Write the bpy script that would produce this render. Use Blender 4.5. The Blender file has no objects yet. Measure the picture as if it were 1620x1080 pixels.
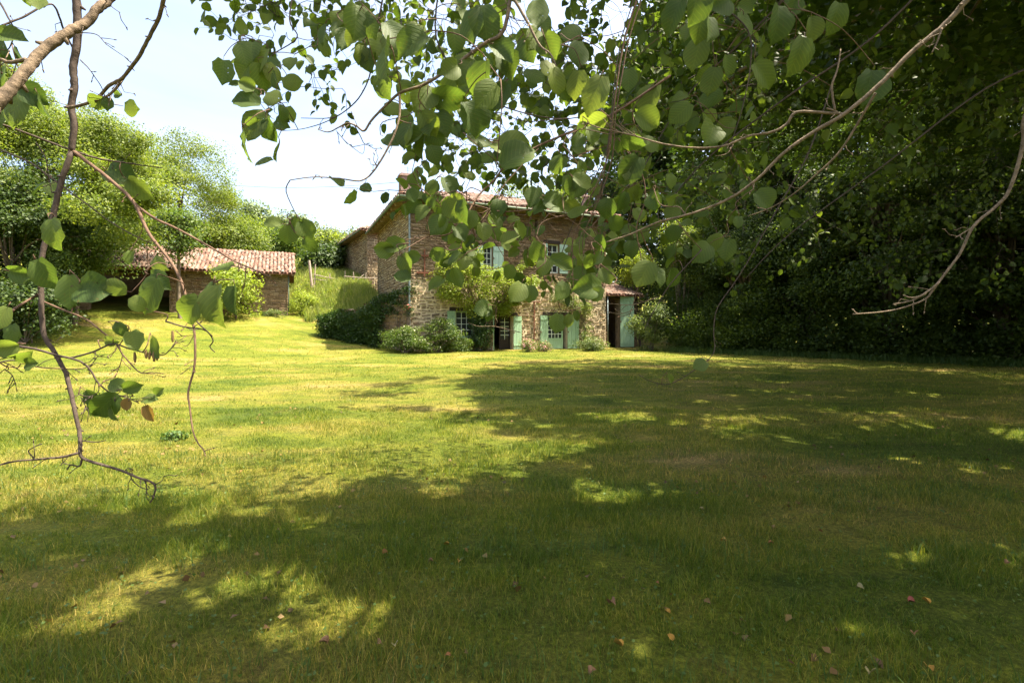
import bpy, math, random
import numpy as np
from mathutils import Vector, Matrix, noise as mnoise
R = math.radians
random.seed(7)
rng = np.random.default_rng(7)
sc = bpy.context.scene
COL = sc.collection
# ------------------------------------------------------------------ camera
F = 800.0; HZ = 515.0; CX = 810.0; EYE = 1.5          # focal length and horizon of the photograph, in its pixels
cd = bpy.data.cameras.new('camera'); cam = bpy.data.objects.new('camera', cd); COL.objects.link(cam)
cam.location = (0, 0, EYE); cam.rotation_euler = (R(90), 0, 0)
cd.sensor_width = 36; cd.lens = F/1620*36; cd.shift_y = -25/1620
cd.clip_start = 0.05; cd.clip_end = 1500
sc.camera = cam
# ------------------------------------------------------------------ sky, sun, exposure
EL = R(65); AZ = R(-2.5)                               # high sun from the right
S = Vector((math.cos(EL)*math.cos(AZ), math.cos(EL)*math.sin(AZ), math.sin(EL)))
w = bpy.data.worlds.new('World'); sc.world = w; w.use_nodes = True
nt = w.node_tree; nt.nodes.clear()
sky = nt.nodes.new('ShaderNodeTexSky'); sky.sky_type = 'NISHITA'; sky.sun_disc = False
sky.sun_elevation = EL; sky.sun_rotation = R(90)-AZ
sky.air_density = 1.0; sky.dust_density = 5.5; sky.ozone_density = 1.0
bg = nt.nodes.new('ShaderNodeBackground'); bg.inputs[1].default_value = 0.138
wo = nt.nodes.new('ShaderNodeOutputWorld')
# thin high veil of cloud that whitens the blue
bw = nt.nodes.new('ShaderNodeRGBToBW'); nt.links.new(sky.outputs[0], bw.inputs[0])
tcw = nt.nodes.new('ShaderNodeTexCoord'); mpw = nt.nodes.new('ShaderNodeMapping'); mpw.inputs['Scale'].default_value = (1, 1, 4)
nt.links.new(tcw.outputs['Generated'], mpw.inputs[0])
nzw = nt.nodes.new('ShaderNodeTexNoise'); nzw.inputs['Scale'].default_value = 2.2; nzw.inputs['Detail'].default_value = 7; nzw.inputs['Distortion'].default_value = .5
nt.links.new(mpw.outputs[0], nzw.inputs['Vector'])
crw = nt.nodes.new('ShaderNodeMapRange'); crw.inputs[1].default_value = .35; crw.inputs[2].default_value = .75; crw.inputs[3].default_value = .0; crw.inputs[4].default_value = .5
nt.links.new(nzw.outputs[0], crw.inputs[0])
mlw = nt.nodes.new('ShaderNodeMath'); mlw.operation = 'MULTIPLY'; mlw.inputs[1].default_value = 1.15; nt.links.new(bw.outputs[0], mlw.inputs[0])
mxw = nt.nodes.new('ShaderNodeMix'); mxw.data_type = 'RGBA'; nt.links.new(crw.outputs[0], mxw.inputs[0]); nt.links.new(sky.outputs[0], mxw.inputs[6]); nt.links.new(mlw.outputs[0], mxw.inputs[7])
nt.links.new(mxw.outputs[2], bg.inputs[0]); nt.links.new(bg.outputs[0], wo.inputs[0])
sd = bpy.data.lights.new('sun', 'SUN'); sd.energy = 5.0; sd.angle = R(0.55); sd.color = (1.0, 0.91, 0.74)
sun = bpy.data.objects.new('sun', sd); COL.objects.link(sun)
sun.rotation_euler = S.to_track_quat('Z', 'Y').to_euler()
sc.view_settings.view_transform = 'Standard'; sc.view_settings.look = 'None'
sc.view_settings.gamma = 1; sc.view_settings.use_curve_mapping = False
sc.view_settings.exposure = 2.0
sc.cycles.max_bounces = 8; sc.cycles.transparent_max_bounces = 8

def P(px, py, d):
    return Vector(((px-CX)/F*d, d, EYE+(HZ-py)/F*d))
def proj(p):
    y = max(p[1], 1e-3)
    return CX+p[0]/y*F, HZ-(p[2]-EYE)/y*F

# ------------------------------------------------------------------ materials
def mat(name):
    m = bpy.data.materials.new(name); m.use_nodes = True
    n = m.node_tree; b = n.nodes['Principled BSDF']; b.inputs['Specular IOR Level'].default_value = 0.25
    return m, n, b
def ramp(n, stops, fac=None, interp='LINEAR'):
    r = n.nodes.new('ShaderNodeValToRGB'); r.color_ramp.interpolation = interp
    e = r.color_ramp.elements
    while len(e) < len(stops): e.new(0.5)
    for i, (p, c) in enumerate(stops):
        e[i].position = p; e[i].color = (*c, 1) if len(c) == 3 else c
    if fac is not None: n.links.new(fac, r.inputs[0])
    return r
def noise_n(n, scale, detail=4, rough=.55, vec=None, dist=0):
    t = n.nodes.new('ShaderNodeTexNoise'); t.inputs['Scale'].default_value = scale
    t.inputs['Detail'].default_value = detail; t.inputs['Roughness'].default_value = rough
    t.inputs['Distortion'].default_value = dist
    if vec is not None: n.links.new(vec, t.inputs['Vector'])
    return t
def mixc(n, a, b, fac, mode='MIX'):
    m = n.nodes.new('ShaderNodeMix'); m.data_type = 'RGBA'; m.blend_type = mode
    for s, v in ((0, fac), (6, a), (7, b)):
        if hasattr(v, 'links') : n.links.new(v, m.inputs[s])
        else: m.inputs[s].default_value = v if s == 0 else ((*v, 1) if len(v) == 3 else v)
    return m.outputs[2]
def mathn(n, op, a, b=None):
    m = n.nodes.new('ShaderNodeMath'); m.operation = op
    for i, v in enumerate((a, b)):
        if v is None: continue
        if hasattr(v, 'links'): n.links.new(v, m.inputs[i])
        else: m.inputs[i].default_value = v
    return m.outputs[0]
def bump(n, b, h, strength=.4, dist=.02):
    bp = n.nodes.new('ShaderNodeBump'); bp.inputs['Strength'].default_value = strength
    bp.inputs['Distance'].default_value = dist
    n.links.new(h, bp.inputs['Height']); n.links.new(bp.outputs[0], b.inputs['Normal'])
def rnd(n, mode):
    if mode == 'object': return n.nodes.new('ShaderNodeObjectInfo').outputs['Random']
    return n.nodes.new('ShaderNodeNewGeometry').outputs['Random Per Island']

def foliage(name, cols, transl=.4, mode='island', veins=False, rough=.55, clump=0.6, holes=False):
    m, n, b = mat(name)
    r = ramp(n, [(i/(len(cols)-1), c) for i, c in enumerate(cols)], rnd(n, mode))
    col = r.outputs[0]
    geo = n.nodes.new('ShaderNodeNewGeometry')
    nz = noise_n(n, clump, 3, .6, geo.outputs['Position'])
    rr = ramp(n, [(.3, (.72, .78, .8)), (.7, (1.25, 1.18, 1.0))], nz.outputs[0])
    col = mixc(n, col, rr.outputs[0], 1.0, 'MULTIPLY')
    if veins:
        uv = n.nodes.new('ShaderNodeUVMap'); sep = n.nodes.new('ShaderNodeSeparateXYZ'); n.links.new(uv.outputs[0], sep.inputs[0])
        ax = mathn(n, 'ABSOLUTE', mathn(n, 'SUBTRACT', sep.outputs[0], .5))
        v = mathn(n, 'SUBTRACT', sep.outputs[1], mathn(n, 'MULTIPLY', ax, .85))
        sn = mathn(n, 'SINE', mathn(n, 'MULTIPLY', v, 50))
        vein = mathn(n, 'POWER', mathn(n, 'MULTIPLY', mathn(n, 'ADD', sn, 1), .5), 7)
        mid = mathn(n, 'LESS_THAN', ax, .012)
        vv = mathn(n, 'MAXIMUM', vein, mid)
        col = mixc(n, col, mixc(n, col, (1.45, 1.35, 1.3), 1.0, 'MULTIPLY'), mathn(n, 'MULTIPLY', vv, .6))
        spots = noise_n(n, 9, 3, .6, uv.outputs[0])
        rs = ramp(n, [(.62, (0, 0, 0)), (.70, (1, 1, 1))], spots.outputs[0])
        col = mixc(n, col, (.16, .10, .03), mathn(n, 'MULTIPLY', rs.outputs[0], .6))
        bump(n, b, mathn(n, 'ADD', mathn(n, 'MULTIPLY', sn, .5), mathn(n, 'MULTIPLY', vv, -1)), .28, .002)
    n.links.new(col, b.inputs['Base Color']); b.inputs['Roughness'].default_value = rough
    b.inputs['Specular IOR Level'].default_value = .3
    tr = n.nodes.new('ShaderNodeBsdfTranslucent')
    tc = mixc(n, col, (1.7, 1.75, .75), 1.0, 'MULTIPLY')
    n.links.new(tc, tr.inputs[0])
    mx = n.nodes.new('ShaderNodeMixShader'); mx.inputs[0].default_value = transl
    n.links.new(b.outputs[0], mx.inputs[1]); n.links.new(tr.outputs[0], mx.inputs[2])
    out = mx.outputs[0]
    if holes:                                         # insect-eaten holes
        uv = n.nodes.new('ShaderNodeUVMap'); oi = n.nodes.new('ShaderNodeObjectInfo'); va = n.nodes.new('ShaderNodeVectorMath'); va.operation = 'ADD'
        cb = n.nodes.new('ShaderNodeCombineXYZ'); n.links.new(mathn(n, 'MULTIPLY', oi.outputs['Random'], 40), cb.inputs[0]); n.links.new(uv.outputs[0], va.inputs[0]); n.links.new(cb.outputs[0], va.inputs[1])
        hz = noise_n(n, 11, 2, .5, va.outputs[0]); msk = mathn(n, 'GREATER_THAN', hz.outputs[0], .735)
        tp = n.nodes.new('ShaderNodeBsdfTransparent'); m2 = n.nodes.new('ShaderNodeMixShader')
        n.links.new(msk, m2.inputs[0]); n.links.new(out, m2.inputs[1]); n.links.new(tp.outputs[0], m2.inputs[2]); out = m2.outputs[0]
    n.links.new(out, n.nodes['Material Output'].inputs[0])
    return m

M = {}
M['crown_yellow'] = foliage('crown_yellow', [(.075,.115,.018),(.12,.16,.025),(.17,.20,.035)], .42)
M['crown_mid'] = foliage('crown_mid', [(.045,.085,.014),(.075,.12,.02),(.115,.15,.03)], .42)
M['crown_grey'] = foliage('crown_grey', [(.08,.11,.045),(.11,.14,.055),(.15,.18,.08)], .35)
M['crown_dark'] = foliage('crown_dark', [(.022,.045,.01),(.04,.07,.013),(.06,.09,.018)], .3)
M['crown_far'] = foliage('crown_far', [(.09,.13,.06),(.12,.16,.08),(.15,.19,.1)], .3)  # distance haze is put into these paler leaf colours
M['wood_leaf'] = foliage('wood_leaf', [(.04,.072,.013),(.065,.10,.02),(.10,.14,.026)], .4)
M['canopy_leaf'] = foliage('canopy_leaf', [(.03,.055,.011),(.042,.075,.014),(.06,.095,.018)], .35)
M['ivy'] = foliage('ivy', [(.015,.04,.008),(.03,.065,.012),(.05,.085,.018)], .15, rough=.4)
M['vine'] = foliage('vine', [(.13,.19,.022),(.19,.24,.032),(.25,.29,.05)], .42)
M['shrub'] = foliage('shrub', [(.07,.11,.03),(.12,.16,.045),(.18,.21,.08)], .35)
M['blossom_white'] = foliage('blossom_white', [(.6,.58,.45),(.7,.68,.55)], .2)
M['blossom_pink'] = foliage('blossom_pink', [(.5,.2,.25),(.6,.33,.36)], .2)
M['hazel_leaf'] = foliage('hazel_leaf', [(.066,.105,.024),(.10,.145,.034),(.145,.185,.046)], .5, 'object', True, clump=3, holes=True)
M['hazel_leaf_mass'] = foliage('hazel_leaf_mass', [(.04,.068,.012),(.062,.095,.016),(.095,.13,.022)], .5, 'island', True, clump=3)
M['hazel_leaf_brown'] = foliage('hazel_leaf_brown', [(.20,.13,.04),(.26,.15,.05)], .4, 'object', True, clump=3)
M['tall_grass'] = foliage('tall_grass', [(.13,.18,.03),(.19,.24,.05),(.32,.30,.12)], .4, clump=.8)
M['weed'] = foliage('weed', [(.05,.10,.02),(.09,.14,.03)], .3)

def lawn_color(n, pos):
    """patches of green, yellow-green and dry straw; blades and soil share it"""
    mp = n.nodes.new('ShaderNodeMapping'); mp.inputs['Rotation'].default_value = (0, 0, R(-12)); mp.inputs['Scale'].default_value = (.55, 1.15, 1)
    n.links.new(pos, mp.inputs['Vector'])
    a = noise_n(n, .55, 5, .6, mp.outputs[0], .4)
    r1 = ramp(n, [(.33, (.072,.105,.013)), (.46, (.125,.15,.018)), (.59, (.19,.178,.036)), (.70, (.28,.215,.085))], a.outputs[0])
    b2 = noise_n(n, 2.6, 5, .65, mp.outputs[0])
    r2 = ramp(n, [(.3, (.75,.8,.8)), (.7, (1.25,1.15,1.1))], b2.outputs[0])
    c = mixc(n, r1.outputs[0], r2.outputs[0], 1.0, 'MULTIPLY')
    bare = noise_n(n, 1.5, 6, .72, pos, .6)           # worn, mossy and bare spots
    rb = ramp(n, [(.60, (0, 0, 0)), (.72, (.6, .6, .6))], bare.outputs[0])
    c = mixc(n, c, (.085, .058, .026), rb.outputs[0])
    return c, a, b2
m, n, b = mat('lawn_soil'); geo = n.nodes.new('ShaderNodeNewGeometry')
c, a, b2 = lawn_color(n, geo.outputs['Position'])
fine = noise_n(n, 38, 6, .75, geo.outputs['Position'])
rf = ramp(n, [(.28, (.25,.26,.27)), (.5, (.75,.75,.72)), (.72, (1.7,1.6,1.35))], fine.outputs[0])
c = mixc(n, c, rf.outputs[0], 1.0, 'MULTIPLY')
med = noise_n(n, 9, 5, .7, geo.outputs['Position'])
rm = ramp(n, [(.3, (.8,.84,.85)), (.7, (1.2,1.15,1.05))], med.outputs[0])
c = mixc(n, c, rm.outputs[0], 1.0, 'MULTIPLY')
n.links.new(c, b.inputs['Base Color']); b.inputs['Roughness'].default_value = .9; b.inputs['Specular IOR Level'].default_value = .1
bump(n, b, fine.outputs[0], .9, .05); M['lawn'] = m
m, n, b = mat('grass_blade'); geo = n.nodes.new('ShaderNodeNewGeometry')
c, a, b2 = lawn_color(n, geo.outputs['Position'])
rr = ramp(n, [(0, (.35,.6,.4)), (.45, (.85,1.0,.85)), (.8, (1.3,1.3,1.2)), (.9, (1.9,1.55,2.2)), (1, (2.6,2.0,3.2))], rnd(n, 'island'))
c = mixc(n, c, rr.outputs[0], 1.0, 'MULTIPLY')
n.links.new(c, b.inputs['Base Color']); b.inputs['Roughness'].default_value = .5
tr = n.nodes.new('ShaderNodeBsdfTranslucent'); n.links.new(mixc(n, c, (1.5,1.6,.7), 1.0, 'MULTIPLY'), tr.inputs[0])
mx = n.nodes.new('ShaderNodeMixShader'); mx.inputs[0].default_value = .4
n.links.new(b.outputs[0], mx.inputs[1]); n.links.new(tr.outputs[0], mx.inputs[2]); n.links.new(mx.outputs[0], n.nodes['Material Output'].inputs[0])
M['blade'] = m

def stone_mat(name, cols, mode):
    m, n, b = mat(name); geo = n.nodes.new('ShaderNodeNewGeometry')
    r = ramp(n, [(i/(len(cols)-1), c) for i, c in enumerate(cols)], rnd(n, mode))
    a = noise_n(n, 14, 6, .7, geo.outputs['Position'])
    r2 = ramp(n, [(.3, (.6,.58,.55)), (.7, (1.3,1.25,1.15))], a.outputs[0])
    c = mixc(n, r.outputs[0], r2.outputs[0], 1.0, 'MULTIPLY')
    big = noise_n(n, .7, 4, .6, geo.outputs['Position'])
    c = mixc(n, c, mixc(n, c, (.75,.62,.5), 1.0, 'MULTIPLY'), ramp(n, [(.4,(0,0,0)),(.65,(1,1,1))], big.outputs[0]).outputs[0])
    n.links.new(c, b.inputs['Base Color']); b.inputs['Roughness'].default_value = .9
    bump(n, b, a.outputs[0], .7, .03); return m
stone_cols = [(.13,.10,.065),(.20,.155,.10),(.27,.215,.14),(.33,.265,.175),(.19,.165,.13),(.25,.18,.11)]
brown_cols = [(.12,.09,.058),(.175,.135,.085),(.225,.175,.11),(.28,.22,.145),(.18,.125,.078),(.165,.14,.105)]  # browner stone tones that carry the eave shade in their colour
for k, cs in (('stone', stone_cols), ('brownstone', brown_cols)):
    M[k] = stone_mat(k, cs, 'object'); M[k+'_mass'] = stone_mat(k+'_mass', cs, 'island')
def plain(name, col, var=.25, scale=8, rough=.8, bumps=.3, metal=0, spec=.25, stretch=(1,1,1), dist=.01):
    m, n, b = mat(name); tc = n.nodes.new('ShaderNodeTexCoord'); mp = n.nodes.new('ShaderNodeMapping'); mp.inputs['Scale'].default_value = stretch
    n.links.new(tc.outputs['Object'], mp.inputs[0])
    a = noise_n(n, scale, 6, .65, mp.outputs[0])
    r = ramp(n, [(.3, tuple(x*(1-var) for x in col)), (.7, tuple(min(1, x*(1+var)) for x in col))], a.outputs[0])
    n.links.new(r.outputs[0], b.inputs['Base Color']); b.inputs['Roughness'].default_value = rough
    b.inputs['Metallic'].default_value = metal; b.inputs['Specular IOR Level'].default_value = spec
    if bumps: bump(n, b, a.outputs[0], bumps, dist)
    return m
M['mortar'] = plain('mortar', (.52,.42,.27), .3, 5, .95, .8, dist=.03)
M['brown_shaded_mortar'] = plain('brown_shaded_mortar', (.20,.145,.085), .35, 5, .95, .8, dist=.03)  # dark mortar; eave shade on the fronts is put into its colour
M['green_paint'] = plain('green_paint', (.27,.40,.25), .16, 5, .6, .1, stretch=(4,4,.5))
M['shaded_green_paint'] = plain('shaded_green_paint', (.30,.42,.34), .14, 5, .6, .1, stretch=(4,4,.5))  # green paint with bluish sky-lit shade mixed into its colour
M['white_paint'] = plain('white_paint', (.62,.68,.58), .1, 6, .5, .1)
M['dark_wood'] = plain('dark_wood', (.035,.026,.02), .4, 9, .85, .4, stretch=(1,6,6))
M['rafter_wood'] = plain('rafter_wood', (.28,.21,.14), .35, 9, .85, .4)
M['fence_wood'] = plain('fence_wood', (.30,.24,.18), .3, 12, .9, .5)
M['zinc'] = plain('zinc', (.20,.24,.24), .2, 5, .5, .1, .5)
M['zinc_green'] = plain('zinc_green', (.11,.14,.09), .25, 5, .6, .1)
M['rust'] = plain('rust', (.12,.045,.025), .4, 20, .9, .4)
M['void'] = plain('dark_interior', (.06,.05,.04), .3, 3, .95, 0)  # room darkness put into the colour of floors and inner walls
M['brick'] = plain('chimney_brick', (.26,.18,.15), .25, 14, .9, .5)
M['wire'] = plain('wire', (.06,.06,.06), .1, 3, .6, 0)
M['bark'] = plain('bark', (.13,.10,.07), .4, 18, .9, .8, stretch=(1,1,.3))
M['bark_dark'] = plain('bark_dark', (.07,.05,.038), .35, 60, .85, .6, dist=.004)
M['bark_pale'] = plain('bark_pale', (.17,.122,.078), .55, 60, .85, 1.0, dist=.006)
M['bark_red'] = plain('bark_red', (.135,.08,.05), .35, 60, .8, .5, dist=.004)
M['catkin'] = plain('catkin', (.22,.14,.06), .3, 90, .9, .6, dist=.003)
m, n, b = mat('glass'); b.inputs['Base Color'].default_value = (.03,.035,.035,1); b.inputs['Roughness'].default_value = .06; b.inputs['Specular IOR Level'].default_value = .5; M['glass'] = m
def tile_mat(name, mode):
    m, n, b = mat(name); geo = n.nodes.new('ShaderNodeNewGeometry')
    r = ramp(n, [(0,(.10,.05,.034)),(.3,(.145,.088,.06)),(.6,(.19,.122,.088)),(.85,(.23,.17,.13)),(1,(.14,.12,.10))], rnd(n, mode))
    a = noise_n(n, 9, 6, .7, geo.outputs['Position'])
    c = mixc(n, r.outputs[0], ramp(n, [(.35,(.6,.6,.58)),(.7,(1.2,1.2,1.2))], a.outputs[0]).outputs[0], 1.0, 'MULTIPLY')
    n.links.new(c, b.inputs['Base Color']); b.inputs['Roughness'].default_value = .85; bump(n, b, a.outputs[0], .5, .01); return m
M['tile'] = tile_mat('tile', 'object'); M['tile_mass'] = tile_mat('tile_mass', 'island')
M['tile_under'] = plain('tile_under', (.20,.10,.07), .3, 8, .9, .3)
M['moss'] = plain('moss_top', (.20,.14,.08), .4, 8, .95, .9, dist=.05)
for k, cc in dict(fall_yellow=(.36,.20,.03), fall_orange=(.24,.10,.03), fall_pink=(.19,.10,.045), fall_pale=(.24,.20,.08), fall_brown=(.22,.11,.05), fall_red=(.2,.05,.03)).items():
    M[k] = plain(k, cc, .25, 30, .6, .2)

# ------------------------------------------------------------------ helpers
def link(name, me, m=None, parent=None, kind=None):
    o = bpy.data.objects.new(name, me); COL.objects.link(o)
    if me is not None and m is not None and not me.materials: me.materials.append(m)
    if parent: o.parent = parent
    if kind: o['kind'] = kind
    return o
def thing(name, label, cat, loc=(0,0,0), rz=0, group=None):
    o = bpy.data.objects.new(name, None); COL.objects.link(o); o.empty_display_size = .2
    o.location = loc; o.rotation_euler = (0, 0, rz); tag(o, label, cat, group); return o
def tag(o, label, cat, group=None):
    o['label'] = label; o['category'] = cat
    if group: o['group'] = group
    return o
def fast_mesh(name, V, Fc, uv=None, smooth=False):
    """V (n,3); Fc (m,k) all faces with k corners"""
    me = bpy.data.meshes.new(name); V = np.asarray(V, dtype=np.float32); Fc = np.asarray(Fc, dtype=np.int32)
    m_, k = Fc.shape
    me.vertices.add(len(V)); me.vertices.foreach_set('co', V.ravel())
    me.loops.add(m_*k); me.loops.foreach_set('vertex_index', Fc.ravel())
    me.polygons.add(m_); me.polygons.foreach_set('loop_start', np.arange(0, m_*k, k, dtype=np.int32))
    me.polygons.foreach_set('loop_total', np.full(m_, k, dtype=np.int32))
    if smooth: me.polygons.foreach_set('use_smooth', np.ones(m_, dtype=bool))
    if uv is not None:
        l = me.uv_layers.new(name='UVMap'); l.data.foreach_set('uv', np.asarray(uv, dtype=np.float32)[Fc.ravel()].ravel())
    me.update(calc_edges=True); return me
class MB:
    def __init__(s): s.v = []; s.f = []; s.sm = False
    def add(s, v, f):
        o = len(s.v); s.v += [tuple(x) for x in v]; s.f += [tuple(i+o for i in q) for q in f]; return s
    def box(s, a, b_):
        x0,y0,z0 = a; x1,y1,z1 = b_
        return s.add([(x0,y0,z0),(x1,y0,z0),(x1,y1,z0),(x0,y1,z0),(x0,y0,z1),(x1,y0,z1),(x1,y1,z1),(x0,y1,z1)],
                     [(0,3,2,1),(4,5,6,7),(0,1,5,4),(1,2,6,5),(2,3,7,6),(3,0,4,7)])
    def beam(s, p, q, w_, h):
        p = Vector(p); q = Vector(q); d = (q-p).normalized(); side = d.cross(Vector((0,0,1)))
        if side.length < .01: side = Vector((1,0,0))
        side.normalize(); up = side.cross(d)
        vs = []
        for c_ in (p, q):
            for a_, b_ in ((-1,-1),(1,-1),(1,1),(-1,1)): vs.append(c_+side*a_*w_/2+up*b_*h/2)
        return s.add(vs, [(0,1,2,3),(7,6,5,4),(0,4,5,1),(1,5,6,2),(2,6,7,3),(3,7,4,0)])
    def tube(s, pts, rad, n_=7, wob=0):
        pts = [Vector(p) for p in pts]; vs = []; fs = []
        if not hasattr(rad, '__len__'): rad = [rad]*len(pts)
        prev = None
        for i, p in enumerate(pts):
            d = (pts[min(i+1, len(pts)-1)]-pts[max(i-1, 0)])
            d = d.normalized() if d.length > 1e-9 else Vector((0,0,1))
            if prev is None:
                a_ = d.cross(Vector((0,0,1)));
                if a_.length < .05: a_ = d.cross(Vector((1,0,0)))
            else: a_ = prev-d*prev.dot(d)
            a_.normalize(); prev = a_; b_ = d.cross(a_)
            for k in range(n_):
                t = k/n_*math.tau; r_ = rad[i]*(1+wob*random.uniform(-1,1))
                vs.append(p+(a_*math.cos(t)+b_*math.sin(t))*r_)
        for i in range(len(pts)-1):
            for k in range(n_):
                fs.append((i*n_+k, i*n_+(k+1)%n_, (i+1)*n_+(k+1)%n_, (i+1)*n_+k))
        fs.append(tuple(range(n_-1,-1,-1))); fs.append(tuple((len(pts)-1)*n_+k for k in range(n_)))
        return s.add(vs, fs)
    def mesh(s, name, smooth=False):
        me = bpy.data.meshes.new(name); me.from_pydata(s.v, [], s.f); me.update()
        if smooth: me.polygons.foreach_set('use_smooth', [True]*len(me.polygons))
        return me
    def build(s, name, m, parent=None, kind=None, smooth=False):
        return link(name, s.mesh(name, smooth), m, parent, kind)
def smooth_path(pts, rad, sub=5, jit=0):
    """Catmull-Rom through pts with matching radii"""
    pts = [Vector(p) for p in pts]; out = []; ro = []
    for i in range(len(pts)-1):
        p0 = pts[max(i-1,0)]; p1 = pts[i]; p2 = pts[i+1]; p3 = pts[min(i+2, len(pts)-1)]
        for k in range(sub):
            t = k/sub
            q = .5*((2*p1)+(p2-p0)*t+(2*p0-5*p1+4*p2-p3)*t*t+(3*p1-p0-3*p2+p3)*t**3)
            r_ = rad[i]*(1-t)+rad[i+1]*t
            if jit: q = q+Vector((random.gauss(0,1),random.gauss(0,1),random.gauss(0,1)))*jit*r_; r_ *= random.uniform(1-.5*jit, 1+.5*jit)
            out.append(q); ro.append(r_)
    out.append(pts[-1]); ro.append(rad[-1]); return out, ro
def norm(a): return a/np.maximum(np.linalg.norm(a, axis=1, keepdims=True), 1e-9)
def leaf_arrays(pos, nrm, size, g, down=.5, ratio=.75, fold=.18):
    """rhombic folded leaves, one quad each"""
    n_ = len(pos); nn = norm(nrm)
    a = g.normal(size=(n_,3)); a[:,2] -= down; a = norm(a-nn*np.sum(a*nn,1,keepdims=True)); b_ = np.cross(nn, a)
    L = (size*g.uniform(.65,1.25,n_))[:,None]; W = L*ratio
    v0 = pos-a*L*.5; v2 = pos+a*L*.5; c_ = pos-a*L*.06
    v1 = c_+b_*W*.5+nn*L*fold; v3 = c_-b_*W*.5+nn*L*fold
    V = np.stack([v0,v1,v2,v3],1).reshape(-1,3); Fc = np.arange(n_*4).reshape(-1,4); return V, Fc
def cloud(center, radii, nclump, per, cr, size, g, shell=.55, flat=.6, up=.5, keep=None, clumps=None):
    c = np.array(center); rd = np.array(radii)
    if clumps is None:
        d = norm(g.normal(size=(nclump,3))); rr = (shell+(1-shell)*g.random(nclump)**.7)
        rr *= 1+.16*np.sin(d[:,0]*5+d[:,2]*4+center[0])+.1*np.sin(d[:,1]*9+center[1])
        cc = c+d*rr[:,None]*rd
        if nclump >= 80:                              # boughs: clumps gather in sprays with gaps between
            nb = max(10, nclump//9); bi = g.integers(0, nb, nclump); od = g.normal(size=(nclump,3))*np.array([1,1,.55])
            cc = cc[:nb][bi]+od*rd*.15*g.uniform(.6,1.3,nb)[bi][:,None]
    else: cc = np.asarray(clumps); nclump = len(cc)
    crs = cr*g.uniform(.55,1.35,nclump)
    idx = g.integers(0, nclump, nclump*per) if nclump*per else np.zeros(0,int)
    off = g.normal(size=(len(idx),3)); off = off/np.maximum(1, np.linalg.norm(off,axis=1,keepdims=True)/1.6)
    off *= crs[idx][:,None]*np.array([1,1,flat])
    pos = cc[idx]+off
    nr = g.normal(size=pos.shape)*.65; nr[:,2] += up; nr += norm(pos-c)*.45+norm(off)*.25
    if keep is not None: k = keep(pos); pos = pos[k]; nr = nr[k]
    V, Fc = leaf_arrays(pos, nr, size, g); return V, Fc, cc
def merge(parts):
    Vs = []; Fs = []; o = 0
    for V, Fc in parts: Vs.append(V); Fs.append(Fc+o); o += len(V)
    return np.concatenate(Vs), np.concatenate(Fs)
def leafobj(name, parts, m, parent, kind=None):
    V, Fc = merge(parts)
    if parent is not None: V = V-np.array(parent.location)
    return link(name, fast_mesh(name, V, Fc), m, parent, kind)

# ------------------------------------------------------------------ ground
TH = R(24.0); HU = Vector((math.cos(TH), math.sin(TH), 0)); HV = Vector((-math.sin(TH), math.cos(TH), 0))
HC = Vector((-5.2, 25.8, .16))                        # left front corner of the house
W1 = Vector((-10.4, 29.2, 0)); W2 = Vector((-15.6, 35.0, 0))
def ground(x, y):
    x = np.asarray(x, float); y = np.asarray(y, float)
    u = -.5*x+.866*y
    z = np.interp(u, [-40,0,15,22,24.9,27,30.4,35.9,40,60,120,260], [-.3,0,.03,.1,.17,.4,.85,2.15,3,7,15,26])
    z = z+.018*np.sin(x*1.3+y*.7)+.012*np.sin(x*2.9-y*2.1)+.01*np.sin(y*4.3+x)
    hu = (x-HC.x)*HU.x+(y-HC.y)*HU.y
    d1 = (x-HC.x)*.547+(y-HC.y)*.837
    d2 = (x-W1.x)*.745+(y-W1.y)*.667
    t = (-(x-HC.x)*.837+(y-HC.y)*.547)/6.2
    f1 = np.where(d1 > .25, 1.75-.35*np.clip(t,0,1)+.35*np.clip(d1/5,0,1.5), 0)
    s_ = np.clip(d2/4.6, 0, 1); f2 = 2.1*s_*s_*(3-2*s_)+.06*np.clip(d2,0,10)
    bank = np.where((hu < -.12) & (d1 > 0) & (d2 > 0), np.minimum(f1, f2), 0)
    return z+bank*np.clip(1-(y-60)/40, 0, 1)
def gz(x, y): return float(ground(x, y))
def axis(lo, flo, fhi, hi, st):
    a = list(np.arange(flo, fhi+.001, st)); s_ = st; v = fhi
    while v < hi: s_ *= 1.25; v += s_; a.append(v)
    s_ = st; v = flo
    while v > lo: s_ *= 1.25; v -= s_; a.insert(0, v)
    return np.array(a)
xs = axis(-320, -26, 26, 320, .3); ys = axis(-60, 1, 46, 420, .3)
X, Y = np.meshgrid(xs, ys); Z = ground(X, Y)
V = np.stack([X.ravel(), Y.ravel(), Z.ravel()], 1); nx = len(xs); ny = len(ys)
i = np.arange(nx-1)[None,:]+np.arange(ny-1)[:,None]*nx; i = i.ravel()
lawn = link('ground', fast_mesh('ground', V, np.stack([i,i+1,i+nx+1,i+nx],1), smooth=True), M['lawn'], kind='structure')

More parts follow.
